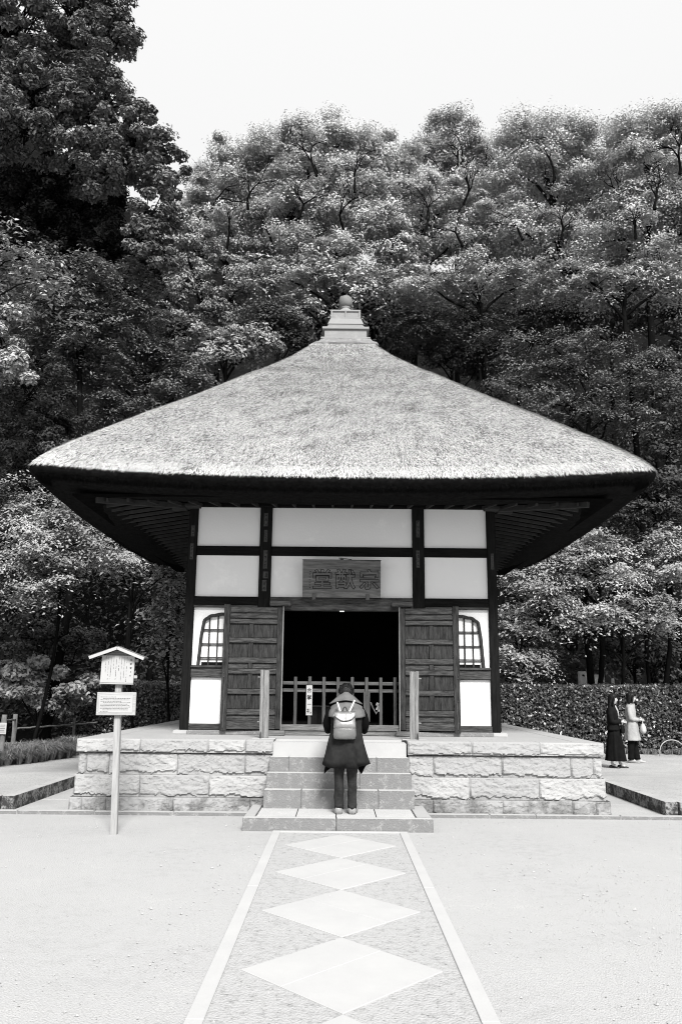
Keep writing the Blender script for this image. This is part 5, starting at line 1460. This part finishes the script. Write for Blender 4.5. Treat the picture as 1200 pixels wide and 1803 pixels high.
def tree(name, lab, Y, leafsize, lmat, kind, dens, tr, lobes, idx):
    lx = np.mean([l[0] for l in lobes]); bx = lx + rng.uniform(-.4, .4)
    if name == 'evergreen_tree': bx -= 5.0; lx -= 4.2
    if 'left edge' in lab or 'left tip' in lab: bx -= 2.2; lx -= 1.8
    by = Y + .3 if lx < 0 else max(Y + .3, 24.6)
    gz0 = groundz(bx, by)
    zmin = min(l[1] - l[3] for l in lobes)
    if gz0 > zmin: gz0 = max(gz(by), zmin - .6)
    t = thing(name, lab, 'shrub' if name == 'shrub' else 'tree', (bx, by, gz0), group={'maple_tree': 'maple trees on the wooded slope', 'broadleaf_tree': 'broadleaf trees on the wooded slope', 'evergreen_tree': 'evergreen trees at the upper left', 'shrub': 'shrubs at the foot of the slope', 'young_tree': 'young trees beside the hall'}.get(name))
    pad = kind == 'pad'; fea = kind == 'feather'
    # trunk
    zt = zmin + .60 * (max(l[1] for l in lobes) - zmin)
    top = Vector((lx, Y, max(zt, gz0 + .6)))
    base = Vector((bx, by, gz0 - .3))
    pts, rad = [], []
    bend = Vector((rng.uniform(-.3, .3), rng.uniform(-.2, .2), 0)) * min(2, (top - base).length * .25)
    for i in range(8):
        s = i / 7
        pts.append(base.lerp(top, s) + bend * math.sin(math.pi * s)); rad.append(tr * .62 * (1 - .5 * s) * (1.25 if i == 0 else 1))
    MB().tube(pts, rad, 9).build('trunk', 'bark', t, smooth=True)
    br = MB()
    C_, N_, S_ = [], [], []
    leafsize *= .84
    A_leaf = leafsize ** 2 * .5 * .55
    for li, (x, z, rx, rz) in enumerate(lobes):
        c0 = Vector((x, Y, z))
        ry = min(rx, 2.2) * .8
        # limb from the trunk to the lobe
        s0 = min(.97, max(.3, (z - rz * .6 - 1.0 - base.z) / max(.5, top.z - base.z)))
        st = base.lerp(top, s0) + bend * math.sin(math.pi * s0)
        if st.z > z: st = base.lerp(top, .5)
        mid = st.lerp(c0, .5) + Vector((rng.uniform(-.2, .2), rng.uniform(-.3, .3), rng.uniform(0, .25) * (c0 - st).length * .4))
        lp = [st, st.lerp(mid, .5) + Vector((0, 0, .05)), mid, mid.lerp(c0, .5) + Vector((rng.uniform(-.1, .1), 0, .1)), c0]
        r0 = tr * .22 + .012
        if name != 'evergreen_tree': br.tube(lp, [r0, r0 * .85, r0 * .7, r0 * .55, r0 * .4], 6, cap=False)
        area = 3.14 * rx * rz
        nc = int(max(8, area * (8.5 if not pad else 9.5))) if not fea else int(max(8, area * 3.5))
        pr = .30 if not pad else .42
        pr *= (1 if Y > 24 else .8) * (.9 if fea else 1)
        ntot = dens * area / A_leaf * (8.6 if fea else 7.5)
        m = int(ntot / nc)
        for k in range(nc):
            d = rng.normal(size=3); d /= np.linalg.norm(d); q = rng.random() ** (.5 if pad else .42 if not fea else .5) * (1.15 if pad else 1.04 if not fea else 1.1)
            jx = 1 + (.25 if not (fea or pad) else .45) * fbm(d[0] * 2 + x, d[2] * 2 + z, idx, 2)
            p = np.array([x + d[0] * rx * q * jx, Y + d[1] * ry * q, z + d[2] * rz * q * jx * (1.25 if pad else 1)])
            if k % 2 == 0 or k < 12:
                a = c0 + Vector((rng.uniform(-.2, .2) * rx, 0, rng.uniform(-.4, .1) * rz)); b = Vector(p)
                mm = a.lerp(b, .55) + Vector((0, 0, .10 * (b - a).length)) + Vector(rng.normal(0, .06, 3))
                br.tube([a, a.lerp(mm, .5) + Vector(rng.normal(0, .03, 3)), mm, b], [r0 * .34 + .006, r0 * .24 + .005, r0 * .16 + .004, .004], 4, cap=False)
            g = rng.normal(size=(m, 3))
            if pad:
                rad_ = pr * rng.uniform(.45, 1.75); tl = rng.normal(0, .28, 2)
                off = g * (np.array([rad_ * .62, rad_ * .62, .055]) if not fea else np.array([rad_ * .55, rad_ * .55, .12])); r2 = (off[:, 0] ** 2 + off[:, 1] ** 2)
                off[:, 2] -= .30 * r2 / rad_ - off[:, 0] * tl[0] - off[:, 1] * (tl[1] - .12)
                nn = np.array([0, -.25, 1.0]) + np.stack([off[:, 0], off[:, 1], 0 * r2], 1) * 1.1 + rng.normal(0, .32 if not fea else .45, (m, 3))
            else:
                rad_ = pr * rng.uniform(.55, 1.7) if not fea else rng.uniform(.38, .95)
                g = g / np.linalg.norm(g, axis=1, keepdims=True) * rng.random((m, 1)) ** .45
                if fea:      # leafy dome: most leaves on the upper shell, a ragged rim
                    g[:, 2] = np.where(g[:, 2] < -.25, -g[:, 2] * rng.uniform(.2, 1, m), g[:, 2])
                    g *= np.where(rng.random((m, 1)) < .16, rng.uniform(1.0, 1.14, (m, 1)), 1) * (1 + .25 * np.sin(7 * g[:, :1] + 5 * g[:, 2:3] + k))
                off = g * np.array([rad_, rad_, rad_ * .62])
                nn = np.array([0, -.2, .75]) + g * .7 + d * .25 + rng.normal(0, .42, (m, 3))
            C_.append(p + off); N_.append(nn); S_.append(np.full(m, leafsize))
    if fea:
        def fan(p, d, L, r, lev):
            q_ = [p]; dd = d.copy()
            for _ in range(3):
                dd = (dd + Vector(rng.normal(0, .16, 3))).normalized(); q_.append(q_[-1] + dd * L / 3)
            br.tube(q_, [r, r * .85, r * .72, r * .6], 5 if lev > 2 else 3, cap=False)
            if lev == 0: return
            for _ in range(2 if rng.random() < .55 else 3):
                v = (dd + Vector((rng.normal(0, .55), rng.normal(0, .35), rng.normal(.12, .3)))).normalized()
                fan(q_[-1], v, L * rng.uniform(.68, .9), r * .6, lev - 1)
        zm = max(l[1] + l[3] for l in lobes)
        for (x, z, rx, rz) in [l for l in lobes if l[1] + l[3] < zm - 1.2]:
            fan(Vector((x + rng.uniform(-.3, .3), Y - min(rx, 2.2) * .95, z - rz * 1.0)), Vector((rng.uniform(-.35, .35), -.12, 1)).normalized(), rz * .47, .065, 5)
    br.build('branches', 'bark', t, smooth=True)['kind'] = 'stuff'
    c = np.concatenate(C_); n = np.concatenate(N_); s = np.concatenate(S_)
    # leaves point outwards and droop a little
    q = leaf_quads(c, n, s, .52 if not pad else .46)
    quads_mesh('crown', q, lmat, t)
    return len(c)
tot = 0
for i, a in enumerate(TREES): tot += tree(*a, i)
open('/tmp/leaves.txt', 'w').write(str(tot)) if False else None

# visible pale trunk and bare bough on the left
def bare(name, lab, pts, rad, mt, cat='branch'):
    o = MB().tube(pts, rad, 8).build(name, mt, smooth=True)
    return tag(o, lab, cat)

# ---- clipped hedges
def hedge(lab, path_, z1, depth, dens, mt='leaf_hedge'):
    x0, y0 = path_[0]
    t = thing('hedge', lab, 'hedge', (x0, y0, 0.05), group='clipped hedges')
    C_, N_ = [], []
    st = MB()
    for (xa, ya), (xb, yb) in zip(path_[:-1], path_[1:]):
        L_ = math.hypot(xb - xa, yb - ya); dx, dy = (xb - xa) / L_, (yb - ya) / L_
        nx, ny = dy, -dx
        if ny > 0: nx, ny = -nx, -ny
        m = int(L_ * dens)
        # front shell, top shell
        for frac, face in ((.68, 'f'), (.32, 't')):
            k = int(m * frac); s = rng.random(k) * L_
            wob = np.array([fbm(v * .9, face == 'f', xa, 3) for v in s])
            if face == 'f':
                z = .22 + (z1 - .22) * rng.random(k) ** .85; dd = rng.normal(0, .07, k) + .07 * np.array([fbm(a * 2.2, b * 2.2, 3, 3) for a, b in zip(s, z)])
                z += 0; c = np.stack([xa + dx * s + nx * dd, ya + dy * s + ny * dd, z], 1)
                nn = np.array([nx * .8, ny * .8, .55]) + rng.normal(0, .5, (k, 3))
            else:
                q = rng.random(k) * depth; z = z1 + rng.normal(0, .035, k) + .13 * wob
                c = np.stack([xa + dx * s - nx * q, ya + dy * s - ny * q, z], 1)
                nn = np.array([nx * .2, ny * .2, 1.0]) + rng.normal(0, .45, (k, 3))
            C_.append(c); N_.append(nn)
        for k in range(int(L_ / .28)):
            s = (k + rng.random()) * .28; q = rng.uniform(.1, depth * .6)
            a = Vector((xa + dx * s - nx * q, ya + dy * s - ny * q, gz(ya) - .05))
            b = a + Vector((rng.uniform(-.12, .12), rng.uniform(-.1, .1), z1 * .75))
            st.tube([a, a.lerp(b, .5) + Vector(rng.normal(0, .03, 3)), b], [.018, .014, .008], 5, cap=False)
    c = np.concatenate(C_); n = np.concatenate(N_)
    quads_mesh('foliage', leaf_quads(c, n, np.full(len(c), .085), .5), mt, t)
    st.build('stems', 'bark', t, smooth=True)
    # dark inner twig mass
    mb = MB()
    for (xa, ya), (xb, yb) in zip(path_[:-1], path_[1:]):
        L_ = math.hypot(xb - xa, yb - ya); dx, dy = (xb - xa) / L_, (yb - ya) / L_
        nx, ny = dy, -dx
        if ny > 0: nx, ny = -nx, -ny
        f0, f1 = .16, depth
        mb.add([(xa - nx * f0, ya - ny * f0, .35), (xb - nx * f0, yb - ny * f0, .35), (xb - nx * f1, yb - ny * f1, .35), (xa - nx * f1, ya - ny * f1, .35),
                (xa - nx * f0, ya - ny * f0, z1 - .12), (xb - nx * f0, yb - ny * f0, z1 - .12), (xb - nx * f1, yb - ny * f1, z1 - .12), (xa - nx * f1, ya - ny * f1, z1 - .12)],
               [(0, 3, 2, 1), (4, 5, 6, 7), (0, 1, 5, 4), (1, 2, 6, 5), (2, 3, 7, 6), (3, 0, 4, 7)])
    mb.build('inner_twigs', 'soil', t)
hedge('dense clipped hedge behind the platform on the left of the hall', [(-7.4, 23.2), (-3.0, 23.0)], 1.80, .9, 4300)
hedge('dense clipped hedge behind the two women on the right of the hall', [(3.6, 23.0), (9.3, 22.9), (12.5, 22.2)], 1.86, .9, 4300)

# ---- grass tufts along the left path
def grass(name, lab, pts, N, h, mt):
    """pts: polyline; blades in arching tufts"""
    tufts = []
    for (xa, ya), (xb, yb) in zip(pts[:-1], pts[1:]):
        L_ = math.hypot(xb - xa, yb - ya); n = int(L_ * 34)
        for _ in range(n):
            s = rng.random(); q = rng.uniform(0, 1.2)
            tufts.append((xa + (xb - xa) * s - q, ya + (yb - ya) * s + q * .4, rng.uniform(.7, 1.25)))
    tufts = np.array(tufts); idx = rng.integers(0, len(tufts), N); b = tufts[idx]
    a = rng.uniform(0, 2 * np.pi, N); r0 = rng.random(N) * .06; L = h * b[:, 2] * rng.uniform(.6, 1.3, N)
    z0 = np.array([groundz(x, y) for x, y, _ in tufts])[idx]
    c = np.stack([b[:, 0] + np.cos(a) * r0, b[:, 1] + np.sin(a) * r0, z0], 1)
    o1 = np.stack([np.cos(a), np.sin(a), 0 * a], 1)
    spread = rng.uniform(.25, 1.0, N)[:, None]
    p1 = c + (o1 * spread * .35 + np.array([0, 0, .8])) * L[:, None] * .6
    p2 = p1 + (o1 * spread * .75 + np.array([0, 0, 1]) * (.35 - spread * .65)) * L[:, None] * .55
    w = np.stack([-np.sin(a), np.cos(a), 0 * a], 1) * .006
    q1 = np.stack([c - w, c + w, p1 + w * .9, p1 - w * .9], 1); q2 = np.stack([p1 - w * .9, p1 + w * .9, p2 + w * .1, p2 - w * .1], 1)
    o = quads_mesh(name, np.concatenate([q1, q2]), mt)
    return tag(o, lab, 'grass', kind='stuff')
grass('grass', 'arching dark grass tufts edging the left path below the rail fence', [(-7.6, 15.5), (-6.95, 17.0), (-6.3, 19.6), (-5.6, 22.3), (-5.0, 22.6)], 60000, .5, 'leaf_grass')
grass('ground_cover', 'thin grass and weeds along the foot of the right hedge', [(5.2, 22.9), (8.4, 22.6), (9.2, 22.6), (13, 22.0)], 9000, .22, 'leaf_grass')

# ---- undergrowth that nobody could count on the slope
def slope_leaves(N, x0, x1, y0, y1, h, size, mt, lab):
    x = rng.uniform(x0, x1, N); y = rng.uniform(y0, y1, N)
    keep = np.array([hillz(a, b) > .05 or b > 24.4 for a, b in zip(x, y)]); x, y = x[keep], y[keep]; n = len(x)
    nz_ = np.array([fbm(a * .8, b * .8, 5, 3) for a, b in zip(x, y)])
    z = np.array([groundz(a, b) for a, b in zip(x, y)]) + rng.random(n) * h * np.clip(.6 + nz_ * 1.6, .05, 1.6)
    c = np.stack([x, y, z], 1)
    nn = np.array([0, -.4, .8]) + rng.normal(0, .5, (n, 3))
    o = quads_mesh('undergrowth', leaf_quads(c, nn, np.full(n, size), .5), mt)
    tag(o, lab, 'undergrowth', kind='stuff')
slope_leaves(110000, -22, 22, 24.6, 50, 3.6, .17, 'leaf_under', 'dark undergrowth covering the slope behind the hall')
slope_leaves(40000, -22, -9.8, 14, 26, 2.4, .15, 'leaf_under', 'dark undergrowth covering the bank at the far left')
